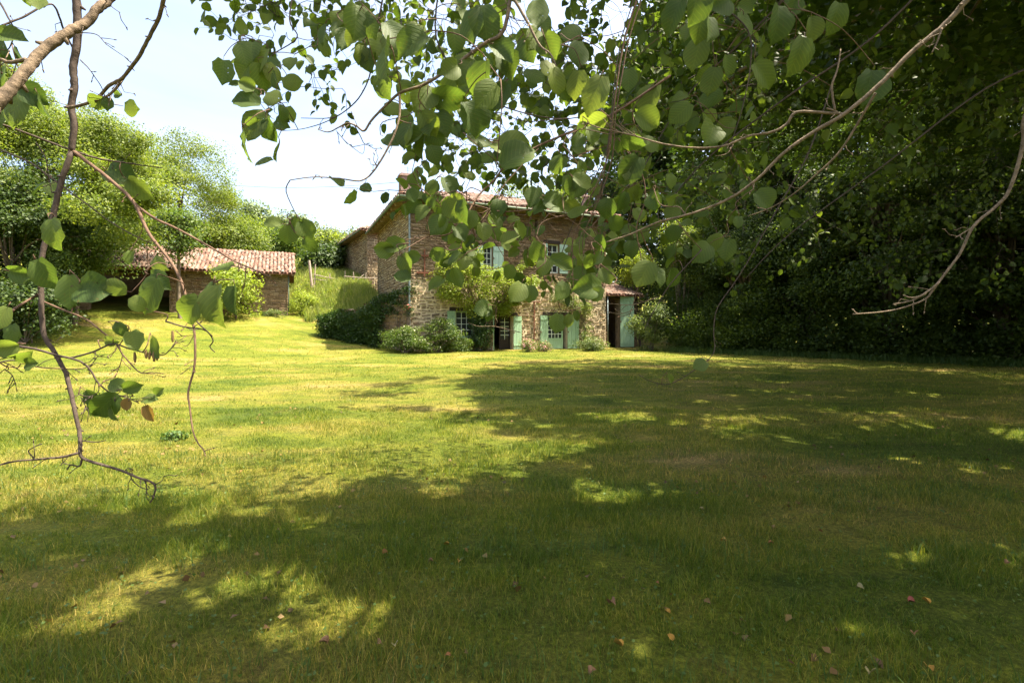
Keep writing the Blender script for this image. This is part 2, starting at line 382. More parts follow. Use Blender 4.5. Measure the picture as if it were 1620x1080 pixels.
# ------------------------------------------------------------------ masonry
def unit_stone(seed):
    r_ = random.Random(seed); j = lambda a: r_.uniform(-a, a)
    fr = [(-.5+j(.06),0,-.5+j(.08)),(j(.2),0,-.52+j(.05)),(.5+j(.06),0,-.5+j(.08)),(.5+j(.05),0,.5+j(.08)),(j(.2),0,.52+j(.05)),(-.5+j(.05),0,.5+j(.08))]
    ins = [(x*.86, -1+j(.25), z*.82) for x, y, z in fr]
    f = [(0,1,2,3,4,5)][:0]+[(6,7,10,11),(7,8,9,10)]+[(k,(k+1)%6,6+(k+1)%6,6+k) for k in range(6)]
    return fr+ins, f
USTONE = [unit_stone(s) for s in range(8)]
def stone_meshes(m):
    out = []
    for v, f in USTONE:
        me = bpy.data.meshes.new('stone'); me.from_pydata(v, [], f); me.materials.append(m); out.append(me)
    return out
SM = {'stone': stone_meshes(M['stone']), 'brownstone': stone_meshes(M['brownstone'])}
def masonry(parent, org, ax, nrm, L, z0, z1, holes, matk, nind, hmin=.09, hmax=.19, wmin=.14, wmax=.46, gap=.022, depth=.035, seed=1, top=None, score=None, rough=1.0):
    """rubble courses on a vertical plane: org + s*ax + z; stones stand proud along nrm. holes: (s0,s1,z0,z1)"""
    r_ = random.Random(seed); org = Vector(org); ax = Vector(ax); nrm = Vector(nrm); items = []
    z = z0
    while z < z1-.03:
        h = r_.uniform(hmin, hmax); h = min(h, z1-z+.02); s = -r_.uniform(0, .2)
        while s < L:
            w_ = r_.uniform(wmin, wmax) if r_.random() > .15 else r_.uniform(wmax, wmax*1.4)
            if rough > 2 and r_.random() < .1: s += .06
            a = max(s, 0); b_ = min(s+w_, L); zc = z+h/2+r_.gauss(0, .012*rough)
            hh = h*r_.uniform(.8-.12*(rough-1), 1.05)
            blocked = any(a < q[1] and b_ > q[0] and zc+hh/2 > q[2] and zc-hh/2 < q[3] for q in holes)
            if blocked:
                for q in holes:                       # trim the stone to the opening's edge
                    if zc+hh/2 > q[2] and zc-hh/2 < q[3] and a < q[1] and b_ > q[0]:
                        if a < q[0]-.06: b_ = q[0]
                        elif b_ > q[1]+.06: a = q[1]
                        else: a = b_
            if top is not None and zc+hh/2 > top((a+b_)/2): a = b_
            if b_-a > .07: items.append(((a+b_)/2, zc, b_-a-gap*r_.uniform(.6,1.4), hh-gap*.8, depth*r_.uniform(.5,1.6), r_.gauss(0, .03*rough), r_.randrange(8)))
            s += w_
        z += h
    items.sort(key=score or (lambda q: -q[2]*q[3]))
    bas = Matrix((ax, -nrm, Vector((0,0,1)))).transposed()
    mb = MB(); z3 = Vector((0,0,1))
    for k, (s, zc, w_, h, d, rot, var) in enumerate(items):
        if k < nind:
            o = bpy.data.objects.new('stone', SM[matk][var]); COL.objects.link(o); o.parent = parent
            mt = Matrix.Translation(org+ax*s+z3*zc) @ bas.to_4x4() @ Matrix.Rotation(rot, 4, 'Y') @ Matrix.Diagonal((w_, d, h, 1))
            o.matrix_local = mt
        else:
            v, f = USTONE[var]; cr_, sr = math.cos(rot), math.sin(rot)
            vv = []
            for x, y, zz in v:
                X_ = x*w_; Z_ = zz*h
                vv.append(org+ax*(s+X_*cr_-Z_*sr)+nrm*(-y*d)+z3*(zc+X_*sr+Z_*cr_))
            mb.add(vv, f)
    if mb.v: mb.build('stone', M[matk+'_mass'], parent, 'stuff')
def wall(parent, name, m, org, ax, nrm, L, z0, z1, T, holes, matname=None):
    """wall slab with real openings and reveals"""
    org = Vector(org); ax = Vector(ax); nrm = Vector(nrm); mb = MB()
    ss = sorted({0, L, *[h[0] for h in holes], *[h[1] for h in holes]}); zs = sorted({z0, z1, *[max(z0,h[2]) for h in holes], *[h[3] for h in holes]})
    pt = lambda s, z, d: org+ax*s+Vector((0,0,1))*z-nrm*d
    solid = lambda s, z: not any(h[0] < s < h[1] and h[2] < z < h[3] for h in holes)
    for a, b_ in zip(ss, ss[1:]):
        for c_, d in zip(zs, zs[1:]):
            if solid((a+b_)/2, (c_+d)/2):
                mb.add([pt(a,c_,0),pt(b_,c_,0),pt(b_,d,0),pt(a,d,0)], [(0,1,2,3)])
                mb.add([pt(a,c_,T),pt(b_,c_,T),pt(b_,d,T),pt(a,d,T)], [(3,2,1,0)])
    for h in holes:
        q = [(h[0],max(z0,h[2])),(h[1],max(z0,h[2])),(h[1],h[3]),(h[0],h[3])]
        for k in range(4):
            a, b_ = q[k], q[(k+1)%4]
            mb.add([pt(*a,0),pt(*a,T),pt(*b_,T),pt(*b_,0)], [(0,1,2,3)])
    for k, (a, b_) in enumerate((((0,z0),(0,z1)),((L,z0),(L,z1)),((0,z1),(L,z1)))):
        mb.add([pt(*a,0),pt(*a,T),pt(*b_,T),pt(*b_,0)], [(0,1,2,3)])
    return mb.build(name, m, parent)

# ------------------------------------------------------------------ tiles
def tile_geo(L=.42, r0=.105, r1=.085, n_=5):
    v = []; f = []
    for (x, r_) in ((0, r0), (L, r1)):                # x runs up the slope
        for rr in (r_, r_-.016):
            for k in range(n_+1):
                t = math.pi*k/n_; v.append((x, -rr*math.cos(t), rr*math.sin(t)*.85))
    m_ = n_+1
    for k in range(n_):
        f.append((k, k+1, 2*m_+k+1, 2*m_+k)); f.append((k+m_, k, k+1, k+1+m_)[::-1])
        f.append((m_+k+1, m_+k, 3*m_+k, 3*m_+k+1))
    return v, f
TV, TF = tile_geo()
TILE_ME = bpy.data.meshes.new('tile'); TILE_ME.from_pydata(TV, [], TF); TILE_ME.materials.append(M['tile'])
def tiles(parent, org, along, up, L, rise_len, nind, lim=None, seed=3, pitch=.225, step=.34, every=1):
    """rows of canal tiles from the eave: org + s*along + t*up"""
    r_ = random.Random(seed); along = Vector(along).normalized(); up = Vector(up).normalized(); nn = up.cross(along); 
    if nn.z < 0: nn = -nn
    org = Vector(org); mb = MB(); count = 0
    rows = int(rise_len/step)+1; cols = int(L/pitch)
    b3 = Matrix((up, nn.cross(up), nn)).transposed()
    for rrow in range(rows):
        for cidx in range(cols+1):
            s = cidx*pitch+pitch/2+r_.gauss(0,.012); t = rrow*step-.05+r_.gauss(0,.02)+(.0 if rrow else -.03)
            if lim and not lim(s, t): continue
            rot = r_.gauss(0, .05); tilt = -.05+r_.gauss(0,.02)
            p = org+along*s+up*t+nn*(.03+abs(r_.gauss(0,.012)))
            mt = Matrix.Translation(p) @ b3.to_4x4() @ Matrix.Rotation(rot,4,'Z') @ Matrix.Rotation(tilt,4,'Y')
            if count < nind:
                o = bpy.data.objects.new('tile', TILE_ME); COL.objects.link(o); o.parent = parent; o.matrix_local = mt
            else: mb.add([mt @ Vector(q) for q in TV], TF)
            count += 1
    if mb.v: mb.build('tile', M['tile_mass'], parent, 'stuff')

# ------------------------------------------------------------------ joinery
def shutter(parent, name, m, org, ax, nrm, w_, z0, z1, nplank=3, t=.035, battens=True):
    org = Vector(org); ax = Vector(ax); nrm = Vector(nrm); pw = w_/nplank
    root = None
    def slab(s0, s1, a, b_, d0, d1):
        v = [org+ax*s+nrm*d+Vector((0,0,z)) for z in (a,b_) for d in (d0,d1) for s in (s0,s1)]
        return v, [(0,1,3,2),(4,6,7,5),(0,4,5,1),(2,3,7,6),(0,2,6,4),(1,5,7,3)]
    fr = MB()
    for zz in ((z0+.18, z0+.26), (z1-.26, z1-.18)): fr.add(*slab(.01, w_-.01, zz[0], zz[1], t+.002, t+.024))
    fr.add(*slab(.008, w_-.008, z0+.01, z1-.01, 0, .012))
    root = fr.build(name, m, parent)
    for k in range(nplank):
        mb = MB(); mb.add(*slab(k*pw+.006, (k+1)*pw-.006, z0, z1-random.uniform(0,.012), .013, t)); mb.build('plank', m, root)
    h = MB(); h.add(*slab(.0, .05, (z0+z1)/2-.04, (z0+z1)/2+.04, t+.025, t+.04)); h.build('hinge', M['rust'], root)
    return root
def casement(parent, name, m, s0, s1, z0, z1, nx_, nz_, v, panel=0, org=Vector((0,0,0)), fw=.07):
    """glazed leaf in the plane v (local house coords): frame, glazing bars, panes"""
    def b_(mb, a, c_, zz0, zz1, v0, v1): mb.box((a, v0, zz0), (c_, v1, zz1))
    fr = MB(); b_(fr, s0, s0+fw, z0, z1, v, v+.05); b_(fr, s1-fw, s1, z0, z1, v, v+.05)
    b_(fr, s0+fw, s1-fw, z1-fw, z1, v, v+.05); b_(fr, s0+fw, s1-fw, z0, z0+fw, v, v+.05)
    if panel: b_(fr, s0+fw, s1-fw, z0+fw, z0+panel, v+.012, v+.04); b_(fr, s0+fw, s1-fw, z0+panel, z0+panel+fw, v, v+.05)
    root = fr.build(name, m, parent)
    gx0, gx1, g0, g1 = s0+fw, s1-fw, z0+(panel+fw if panel else fw), z1-fw
    for k in range(1, nx_):
        x = gx0+(gx1-gx0)*k/nx_; mb = MB(); mb.box((x-.014, v-.004, g0), (x+.014, v+.034, g1)); mb.build('glazing_bar', M['white_paint'], root)
    for k in range(1, nz_):
        z = g0+(g1-g0)*k/nz_; mb = MB(); mb.box((gx0, v-.001, z-.014), (gx1, v+.031, z+.014)); mb.build('glazing_bar', M['white_paint'], root)
    for a in range(nx_):
        for c_ in range(nz_):
            mb = MB(); e = .015
            xa = gx0+(gx1-gx0)*a/nx_+e; xb = gx0+(gx1-gx0)*(a+1)/nx_-e; za = g0+(g1-g0)*c_/nz_+e; zb = g0+(g1-g0)*(c_+1)/nz_-e
            mb.box((xa, v+.016, za), (xb, v+.022, zb)); mb.build('pane', M['glass'], root)
    return root

# ------------------------------------------------------------------ house
house = thing('farmhouse', 'two storey brown stone farmhouse with green shutters and hipped tile roof', 'house', HC, TH)
def fu(px):                                           # pixel column -> metres along the facade
    r_ = (px-CX)/F; return (HC.y*r_-HC.x)/(HU.x-HU.y*r_)
def fz(px, py):
    u = fu(px); return (HZ-py)*(HC.y+HU.y*u)/F+EYE-HC.z
HL = 11.9; HH = 7.75; HD = 10.0
holes = [ (fu(721), fu(749), fz(735,533), fz(735,492)),        # 0 ground floor window
          (fu(781), fu(811), -.1, fz(795,500)),                 # 1 dark door
          (fu(866), fu(897), -.1, fz(880,499)),                 # 2 french door
          (fu(764), fu(779), fz(770,428), fz(770,389)),         # 3 upper window
          (fu(866), fu(884), fz(875,432), fz(875,386)),         # 4 upper window
          (fu(758), fu(763), fz(760,353), fz(760,337)),         # 5 attic slots
          (fu(846), fu(851), fz(848,362), fz(848,347)),
          (fu(925), fu(930), fz(925,372), fz(925,358)),
          (fu(945), fu(953), fz(948,436), fz(948,405)) ]
X1 = (1,0,0); N1 = (0,-1,0)
zmid = 3.75  # eave-shade line: masonry above it is coloured browner for that shade
wl = wall(house, 'front_wall', M['mortar'], (0,0,0), X1, N1, HL, -.4, zmid, .55, [h if h[3] < zmid+.3 else (0,0,0,0) for h in holes if h[2] < zmid-.5 ])
wu = wall(house, 'front_wall', M['brown_shaded_mortar'], (0,0,0), X1, N1, HL, zmid, HH, .55, [h for h in holes if h[2] > zmid-.5])
hm = [(h[0]-.02, h[1]+.02, h[2]-.02, h[3]+(.22 if k not in (5,6,7) else .02)) for k, h in enumerate(holes)]
masonry(house, (0,0,0), X1, N1, HL, .0, zmid, hm, 'stone', 300, gap=.062, depth=.028, seed=5, hmin=.07, hmax=.21, wmin=.1, wmax=.42, rough=2.2)
masonry(house, (0,0,0), X1, N1, HL, zmid, HH-.02, hm, 'brownstone', 0, hmin=.05, hmax=.15, gap=.02, depth=.04, seed=6, rough=1.3)
# left side wall, back and right
wall(house, 'side_wall', M['mortar'], (0,HD,0), (0,-1,0), (-1,0,0), HD-.001, -.4, HH-.004, .55, [(HD-4.0,HD-3.72,5.7,6.5),(HD-7.2,HD-6.9,5.5,6.2)])
masonry(house, (0,HD,0), (0,-1,0), (-1,0,0), HD, 1.2, HH-.02, [(HD-4.02,HD-3.7,5.68,6.52),(HD-7.2,HD-6.9,5.5,6.2)], 'stone', 0, gap=.04, depth=.03, seed=8)
wall(house, 'side_wall', M['brown_shaded_mortar'], (HL,.001,0), (0,1,0), (1,0,0), HD, -.4, HH-.004, .55, [])
masonry(house, (HL,0,0), (0,1,0), (1,0,0), HD, .0, HH-.02, [], 'brownstone', 0, seed=9, wmin=.25)
wall(house, 'back_wall', M['brown_shaded_mortar'], (HL,HD,0), (-1,0,0), (0,1,0), HL, -.4, HH-.004, .55, [])
# floors and a partition so rooms read dark behind the openings
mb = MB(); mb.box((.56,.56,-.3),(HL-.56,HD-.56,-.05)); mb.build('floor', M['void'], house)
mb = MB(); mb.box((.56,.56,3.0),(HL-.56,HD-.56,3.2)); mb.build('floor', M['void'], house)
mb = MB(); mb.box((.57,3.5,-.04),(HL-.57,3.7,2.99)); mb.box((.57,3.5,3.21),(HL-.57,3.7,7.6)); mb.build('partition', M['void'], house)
# lintels
for k, e in ((0,.35),(1,.3),(2,.3),(3,.28),(4,.25)):
    h = holes[k]; mb = MB(); mb.box((h[0]-e, -.045, h[3]+.003), (h[1]+e, .30, h[3]+.19)); mb.build('lintel', M['dark_wood'], house)
mb = MB(); mb.box((holes[0][0]-.1, -.08, holes[0][2]-.07), (holes[0][1]+.1, .3, holes[0][2]-.003)); mb.build('sill', M['green_paint'], house)
# ground floor window
h = holes[0]; wf = thing('window', '', ''); wf.parent = house
for k_ in ('label','category'): del wf[k_]
bpy.data.objects.remove(wf)
casement(house, 'window', M['green_paint'], h[0], h[1], h[2], h[3], 3, 4, .12)
GY = -.05
shutter(house, 'shutter', M['green_paint'], (fu(707), -.05, 0), X1, N1, fu(720)-fu(707), h[2], h[3])
# dark door and its shutters
h = holes[1]
shutter(house, 'shutter', M['green_paint'], (h[0]-.02, -.06, 0), Vector((-.35,-.94,0)).normalized(), Vector((-.94,.35,0)), .62, .02, h[3])
shutter(house, 'shutter', M['green_paint'], (h[1]+.02, -.05, 0), X1, N1, fu(824)-fu(811), .04, h[3])
casement(house, 'door', M['dark_wood'], h[0]+.45, h[1]-.02, 0, h[3]-.02, 2, 5, .3, panel=.5)
# french door
h = holes[2]
shutter(house, 'shutter', M['green_paint'], (fu(854), -.05, 0), X1, N1, h[0]-fu(854)-.02, .02, h[3])
casement(house, 'door', M['green_paint'], h[0]+.01, fu(892), .0, h[3]-.02, 4, 5, .1, panel=.52, fw=.10)
shutter(house, 'shutter', M['green_paint'], (h[1], -.05, 0), X1, N1, fu(915)-fu(897), .02, h[3])
# upper windows
for k, pl, pr in ((3, 747, 796), (4, 855, 897)):
    h = holes[k]; casement(house, 'window', M['white_paint'], h[0], h[1], h[2], h[3], 2, 4, .12)
    shutter(house, 'shutter', M['shaded_green_paint'], (fu(pl), -.05, 0), X1, N1, h[0]-fu(pl)-.02, h[2], h[3], 2)
    shutter(house, 'shutter', M['shaded_green_paint'], (h[1]+.02, -.05, 0), X1, N1, fu(pr)-h[1]-.02, h[2], h[3], 2)
h = holes[8]; casement(house, 'window', M['dark_wood'], h[0], h[1], h[2], h[3], 1, 3, .12, fw=.04)
# iron wall anchor and rod
ux = fu(671)
mb = MB(); mb.box((ux-.03,-.11,fz(671,438)),(ux+.03,-.06,fz(671,395))); mb.box((ux-.42,-.105,fz(671,433)),(ux+.42,-.065,fz(671,431)+.02)); mb.box((ux-.18,-.108,fz(671,406)),(ux+.2,-.062,fz(671,404)+.02)); mb.build('wall_anchor', M['rust'], house)
ux = fu(844)
mb = MB(); mb.box((ux-.03,-.12,.4),(ux+.03,-.07,fz(844,478))); mb.box((fu(830),-.13,fz(844,478)),(fu(853),-.06,fz(844,478)+.04)); mb.build('iron_rod', M['rust'], house)
# roof: hipped slab with soffit, rafters, tiles, gutters
OV = .62; SL = math.tan(R(18.5)); ez = HH-.02
rx0, rx1, ry0, ry1 = -OV, HL+OV, -OV, HD+OV; hw = (ry1-ry0)/2; rh = hw*SL
A = [(rx0,ry0,ez+.1),(rx1,ry0,ez+.1),(rx1,ry1,ez+.1),(rx0,ry1,ez+.1),(rx0+hw,ry0+hw,ez+.1+rh),(rx1-hw,ry0+hw,ez+.1+rh)]
Bv = [(x,y,z-.07) for x,y,z in A]
mb = MB(); mb.add(A+Bv, [(0,1,5,4),(1,2,5),(2,3,4,5),(3,0,4),(6,10,11,7),(7,11,8),(8,11,10,9),(9,10,6),(0,6,7,1),(1,7,8,2),(2,8,9,3),(3,9,6,0)])
roof = mb.build('roof', M['tile_under'], house)
tilt = math.atan(SL); ups = Vector((0, math.cos(tilt), math.sin(tilt))); sl_len = hw/math.cos(tilt)
tiles(roof, (rx0,ry0,ez+.1), (1,0,0), ups, rx1-rx0, sl_len, 300, lambda s, t: s > t*math.cos(tilt)-.05 and s < (rx1-rx0)-t*math.cos(tilt)+.05)
tiles(roof, (rx0,ry1,ez+.1), (0,-1,0), Vector((math.cos(tilt),0,math.sin(tilt))), ry1-ry0, sl_len, 0, lambda s, t: s > t*math.cos(tilt) and s < (ry1-ry0)-t*math.cos(tilt), 4)
tiles(roof, (rx1,ry0,ez+.1), (0,1,0), Vector((-math.cos(tilt),0,math.sin(tilt))), ry1-ry0, sl_len, 0, lambda s, t: s > t*math.cos(tilt) and s < (ry1-ry0)-t*math.cos(tilt), 4)
for a, b_ in (((rx0,ry0),(rx0+hw,ry0+hw)),((rx1,ry0),(rx1-hw,ry0+hw)),((rx0,ry1),(rx0+hw,ry0+hw))):
    p = Vector((*a, ez+.14)); q = Vector((*b_, ez+.14+rh)); n_ = int((q-p).length/.38); mb = MB()
    for k in range(n_):
        c_ = p+(q-p)*(k/n_); d = (q-p).normalized(); mb.tube([c_, c_+d*.42], [.13,.10], 8)
    mb.build('ridge_tile', M['tile_under'], roof, smooth=True)
mb = MB(); mb.tube([(rx0+hw,ry0+hw,ez+.14+rh),(rx1-hw,ry0+hw,ez+.14+rh)], .12, 8); mb.build('ridge_tile', M['tile_under'], roof)
for k in range(10):
    y = ry0+.5+k*1.1; mb = MB(); mb.beam((rx0+.03,y,ez-.06),(rx0+1.1,y,ez-.06+1.07*SL),.14,.2); mb.build('rafter', M['rafter_wood'], roof)
for k in range(20):
    x = rx0+.65+k*.62; mb = MB(); mb.beam((x,ry0+.03,ez-.035),(x,ry0+1.1,ez-.035+1.07*SL),.10,.17); mb.build('rafter', M['rafter_wood'], roof)
def gutter(pts, parent, r_=.07):
    mb = MB(); mb.tube(pts, r_, 8); return mb.build('gutter', M['zinc_green'], parent, smooth=True)
gutter([(rx0-.03,ry0-.09,ez+.0),(rx1+.03,ry0-.09,ez-.02)], roof); gutter([(rx0-.09,ry0-.0,ez+.0),(rx0-.09,ry1,ez)], roof)
mb = MB(); mb.tube(*smooth_path([(-.25,ry0-.06,ez-.05),(-.2,ry0+.1,ez-.2),(-.07,-.12,ez-.55),(-.06,-.13,ez-1.0),(-.06,-.13,3),(-.06,-.13,.3)], [.05]*6, 4), 8); mb.build('downpipe', M['zinc'], house, smooth=True)
# chimneys
def chimney(u, v, w_, z0, z1, ant=False):
    mb = MB(); mb.box((u-w_/2,v-w_*.45,z0),(u+w_/2,v+w_*.45,z1)); root = mb.build('chimney', M['brick'], roof)
    c_ = MB(); c_.box((u-w_/2-.07,v-w_*.45-.07,z1+.001),(u+w_/2+.07,v+w_*.45+.07,z1+.09)); c_.box((u-w_/2+.02,v-w_*.45+.02,z1+.091),(u+w_/2-.02,v+w_*.45-.02,z1+.17)); c_.build('chimney_cap', M['brick'], root)
    zz = z0+.1; r_ = random.Random(3)
    while zz < z1-.08:                                # brick courses, front and left faces
        x = u-w_/2
        while x < u+w_/2-.05:
            b2 = min(.21, u+w_/2-x-.008); mm = MB(); mm.box((x+.006, v-w_*.45-.012, zz), (x+b2, v-w_*.45-.001, zz+.062)); mm.build('brick', M['brick'], root); x += .22
        y = v-w_*.45
        while y < v+w_*.45-.05:
            b2 = min(.21, v+w_*.45-y-.008); mm = MB(); mm.box((u-w_/2-.012, y+.006, zz), (u-w_/2-.001, y+b2, zz+.062)); mm.build('brick', M['brick'], root); y += .22
        zz += .075
    if ant:
        a = MB(); a.tube([(u+.15,v,z1+.17),(u+.15,v,z1+.62)], .012, 5); a.tube([(u-.05,v,z1+.5),(u+.35,v,z1+.5)], .008, 4); a.tube([(u,v,z1+.38),(u+.3,v,z1+.38)], .008, 4); a.build('antenna', M['wire'], root)
chimney(.02, 1.3, .56, HH+.2, 9.25, True); chimney(11.2, 1.2, .3, HH+.3, 9.3)

# ------------------------------------------------------------------ lean-to at the right end of the house
lt = thing('lean_to', 'low stone lean-to with broken tile roof and tall green door on right end of farmhouse', 'lean-to', HC+HU*(HL+.02), TH)
LW = 2.5; LZ = 3.15; dz = [(.35, 1.15, -.1, 3.0)]
wall(lt, 'front_wall', M['brown_shaded_mortar'], (.01,.25,0), X1, N1, LW, -.4, LZ, .4, dz)
masonry(lt, (.01,.25,0), X1, N1, LW, 0, LZ, [(.33,1.17,-.1,3.2)], 'brownstone', 60, seed=12)
wall(lt, 'side_wall', M['brown_shaded_mortar'], (LW+.01,.251,0), (0,1,0), (1,0,0), 4, -.4, LZ-.004, .4, [])
masonry(lt, (LW+.01,.25,0), (0,1,0), (1,0,0), 4, 0, LZ, [], 'brownstone', 0, seed=13)
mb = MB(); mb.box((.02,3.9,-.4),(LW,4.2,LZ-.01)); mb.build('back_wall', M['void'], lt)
mb = MB(); mb.box((.2,.18,3.01),(1.4,.5,3.13)); mb.build('lintel', M['dark_wood'], lt)
shutter(lt, 'door', M['green_paint'], (1.14, .13, 0), Vector((.97,-.24,0)), Vector((-.24,-.97,0)), .9, .03, 3.15, 4)
mb = MB(); A = [(-.0,-.1,LZ+.05),(LW+.3,-.1,LZ+.05),(LW+.3,4.3,LZ+1.35),(.0,4.3,LZ+1.35)]
mb.add(A+[(x,y,z-.07) for x,y,z in A], [(0,1,2,3),(7,6,5,4),(0,4,5,1),(1,5,6,2),(2,6,7,3),(3,7,4,0)]); lroof = mb.build('roof', M['tile_under'], lt)
tiles(lroof, (0,-.15,LZ+.06), (1,0,0), Vector((0,4.4,1.3)), 2.5, 4.4, 80, seed=21)
mb = MB(); mb.tube([(.12,-.02,LZ-.02),(.12,-.02,.2)], .04, 7); mb.build('downpipe', M['zinc'], lt, smooth=True)

# ------------------------------------------------------------------ shed
SC = P(455, 497, 33); SC.z = 2.12
shed = thing('shed', 'long low stone shed with faded tile roof and dark open bays left of the bank', 'shed', SC, TH)
shL = 12.5; shH = 2.72; shD = 6.2
def su(px):
    r_ = (px-CX)/F; return (SC.y*r_-SC.x)/(HU.x-HU.y*r_)
sh_holes = [(su(140)+shL, su(268)+shL, -.6, 2.45), (su(372)+shL, su(391)+shL, -.6, 1.9)]
wall(shed, 'front_wall', M['brown_shaded_mortar'], (-shL,0,0), X1, N1, shL, -1.0, shH, .45, sh_holes)
masonry(shed, (-shL,0,0), X1, N1, shL, -.4, shH, [(a-.02,b_+.02,c_,d+.15) for a,b_,c_,d in sh_holes], 'brownstone', 200, hmin=.07, hmax=.16, seed=31, score=lambda q: -q[0])
wall(shed, 'side_wall', M['mortar'], (0,.001,0), (0,1,0), (1,0,0), shD, -1.0, shH-.004, .45, [])
masonry(shed, (0,0,0), (0,1,0), (1,0,0), shD, -.4, shH, [], 'stone', 0, seed=32)
wall(shed, 'side_wall', M['brown_shaded_mortar'], (-shL,shD,0), (0,-1,0), (-1,0,0), shD, -1.0, shH-.004, .45, [])
wall(shed, 'back_wall', M['brown_shaded_mortar'], (0,shD,0), (-1,0,0), (0,1,0), shL, -1.0, shH-.004, .45, [])
mb = MB(); mb.box((su(268),.5,-1),(su(268)+.3,5.7,2.6)); mb.build('partition', plain('red_brown_boards', (.10,.03,.02), .3, 6), shed)
for (a,b_,c_,d) in sh_holes:
    mb = MB(); mb.box((a-shL-.2,-.03,d+.003),(b_-shL+.2,.25,d+.16)); mb.build('lintel', M['dark_wood'], shed)
sov = .45; st = math.tan(R(25)); sh_h = shD/2+sov; rz_ = shH+sh_h*st
A = [(-shL-.3,-sov,shH+.02),(.42,-sov,shH+.02),(.42,shD/2,shH+.02+sh_h*st),(-shL-.3,shD/2,shH+.02+sh_h*st),(.42,shD+sov,shH+.02),(-shL-.3,shD+sov,shH+.02)]
mb = MB(); mb.add(A+[(x,y,z-.08) for x,y,z in A], [(0,1,2,3),(3,2,4,5),(9,8,7,6),(11,10,8,9),(0,6,7,1),(1,7,8,2),(2,8,10,4),(3,9,6,0),(5,11,9,3),(4,10,11,5)]); sroof = mb.build('roof', M['tile_under'], shed)
upd = Vector((0, math.cos(R(25)), math.sin(R(25))))
tiles(sroof, (-shL-.3,-sov,shH+.03), (1,0,0), upd, shL+.7, sh_h/math.cos(R(25)), 300, seed=41)
tiles(sroof, (-shL-.3,shD+sov,shH+.03), (1,0,0), Vector((0,-math.cos(R(25)),math.sin(R(25)))), shL+.7, sh_h/math.cos(R(25)), 0, seed=42, step=.6)
mb = MB()
for k in range(34):
    x = -shL-.3+k*.39; mb.tube([(x,shD/2,rz_+.06),(x+.43,shD/2,rz_+.04)], [.12,.10], 8)
mb.build('ridge_tile', M['tile_under'], sroof, smooth=True)
for k in range(20):
    x = .3-k*.66; mb = MB(); mb.beam((x,-sov+.02,shH-.1),(x,.6,shH-.1+(.58+sov)*st),.08,.08); mb.build('rafter', M['rafter_wood'], sroof)
for sgn in (0, 1):
    mb = MB(); y0 = -sov if sgn == 0 else shD+sov
    mb.beam((.44,y0,shH-.02),(.44,shD/2,rz_-.02),.03,.16); mb.build('barge_board', M['rafter_wood'], sroof)
# gable above the end wall
mb = MB(); mb.add([(0,.02,shH-.003),(0,shD-.02,shH-.003),(0,shD/2,shH+shD/2*st-.1),(-.4,.02,shH-.003),(-.4,shD-.02,shH-.003),(-.4,shD/2,shH+shD/2*st-.1)],[(0,1,2),(5,4,3),(0,3,4,1),(1,4,5,2),(2,5,3,0)]); mb.build('gable', M['mortar'], shed)
mb = MB(); mb.tube([(.06,-.1,shH-.1),(.06,-.1,.1)], .04, 7); mb.build('downpipe', M['zinc_green'], shed, smooth=True)

# ------------------------------------------------------------------ barn behind
BT = R(30); BC = Vector((-10.9, 38, 4.2)); bH = 4.35; bL = 9; bD = 12
barn = thing('barn', 'stone barn with hipped tile roof half hidden behind the farmhouse', 'barn', BC, BT)
bh = [(bD-8.8, bD-1.0-5.2, 0, 3.6)]
wall(barn, 'side_wall', M['mortar'], (0,bD,0), (0,-1,0), (-1,0,0), bD, -2, bH-.004, .5, [(1.0,4.2,-1,3.7)])
masonry(barn, (0,bD,0), (0,-1,0), (-1,0,0), bD, -.8, bH-.02, [(.98,4.22,-1,3.72)], 'stone', 60, gap=.04, seed=51)
wall(barn, 'front_wall', M['mortar'], (0,0,0), X1, N1, bL, -2, bH, .5, [])
masonry(barn, (0,0,0), X1, N1, bL, -.8, bH-.02, [], 'stone', 60, gap=.04, seed=52)
wall(barn, 'side_wall', M['brown_shaded_mortar'], (bL,.001,0), (0,1,0), (1,0,0), bD, -2, bH-.004, .5, [])
wall(barn, 'back_wall', M['brown_shaded_mortar'], (bL,bD,0), (-1,0,0), (0,1,0), bL, -2, bH-.004, .5, [])
bo = .6; bw = (bL+2*bo)/2; bz = bH+.05; brh = bw*SL
A = [(-bo,-bo,bz),(bL+bo,-bo,bz),(bL+bo,bD+bo,bz),(-bo,bD+bo,bz),(bL/2,-bo+bw,bz+brh),(bL/2,bD+bo-bw,bz+brh)]
mb = MB(); mb.add(A+[(x,y,z-.08) for x,y,z in A], [(0,1,4),(1,2,5,4),(2,3,5),(3,0,4,5),(6,10,7),(7,10,11,8),(8,11,9),(9,11,10,6),(0,6,7,1),(1,7,8,2),(2,8,9,3),(3,9,6,0)]); broof = mb.build('roof', M['tile_under'], barn)
tiles(broof, (-bo,-bo,bz), (1,0,0), ups, bL+2*bo, bw/math.cos(tilt), 160, lambda s, t: t*math.cos(tilt) < s < (bL+2*bo)-t*math.cos(tilt), 61)
tiles(broof, (-bo,bD+bo,bz), (0,-1,0), Vector((math.cos(tilt),0,math.sin(tilt))), bD+2*bo, bw/math.cos(tilt), 0, lambda s, t: t*math.cos(tilt) < s < (bD+2*bo)-t*math.cos(tilt), 62)
for k in range(19):
    y = -bo+.5+k*.68; mb = MB(); mb.beam((-bo+.03,y,bz-.13),(.3,y,bz-.13+.87*SL),.09,.1); mb.build('rafter', M['rafter_wood'], broof)
gutter([(-bo-.05,-bo,bz-.06),(-bo-.05,bD+bo,bz-.06)], broof, .06)

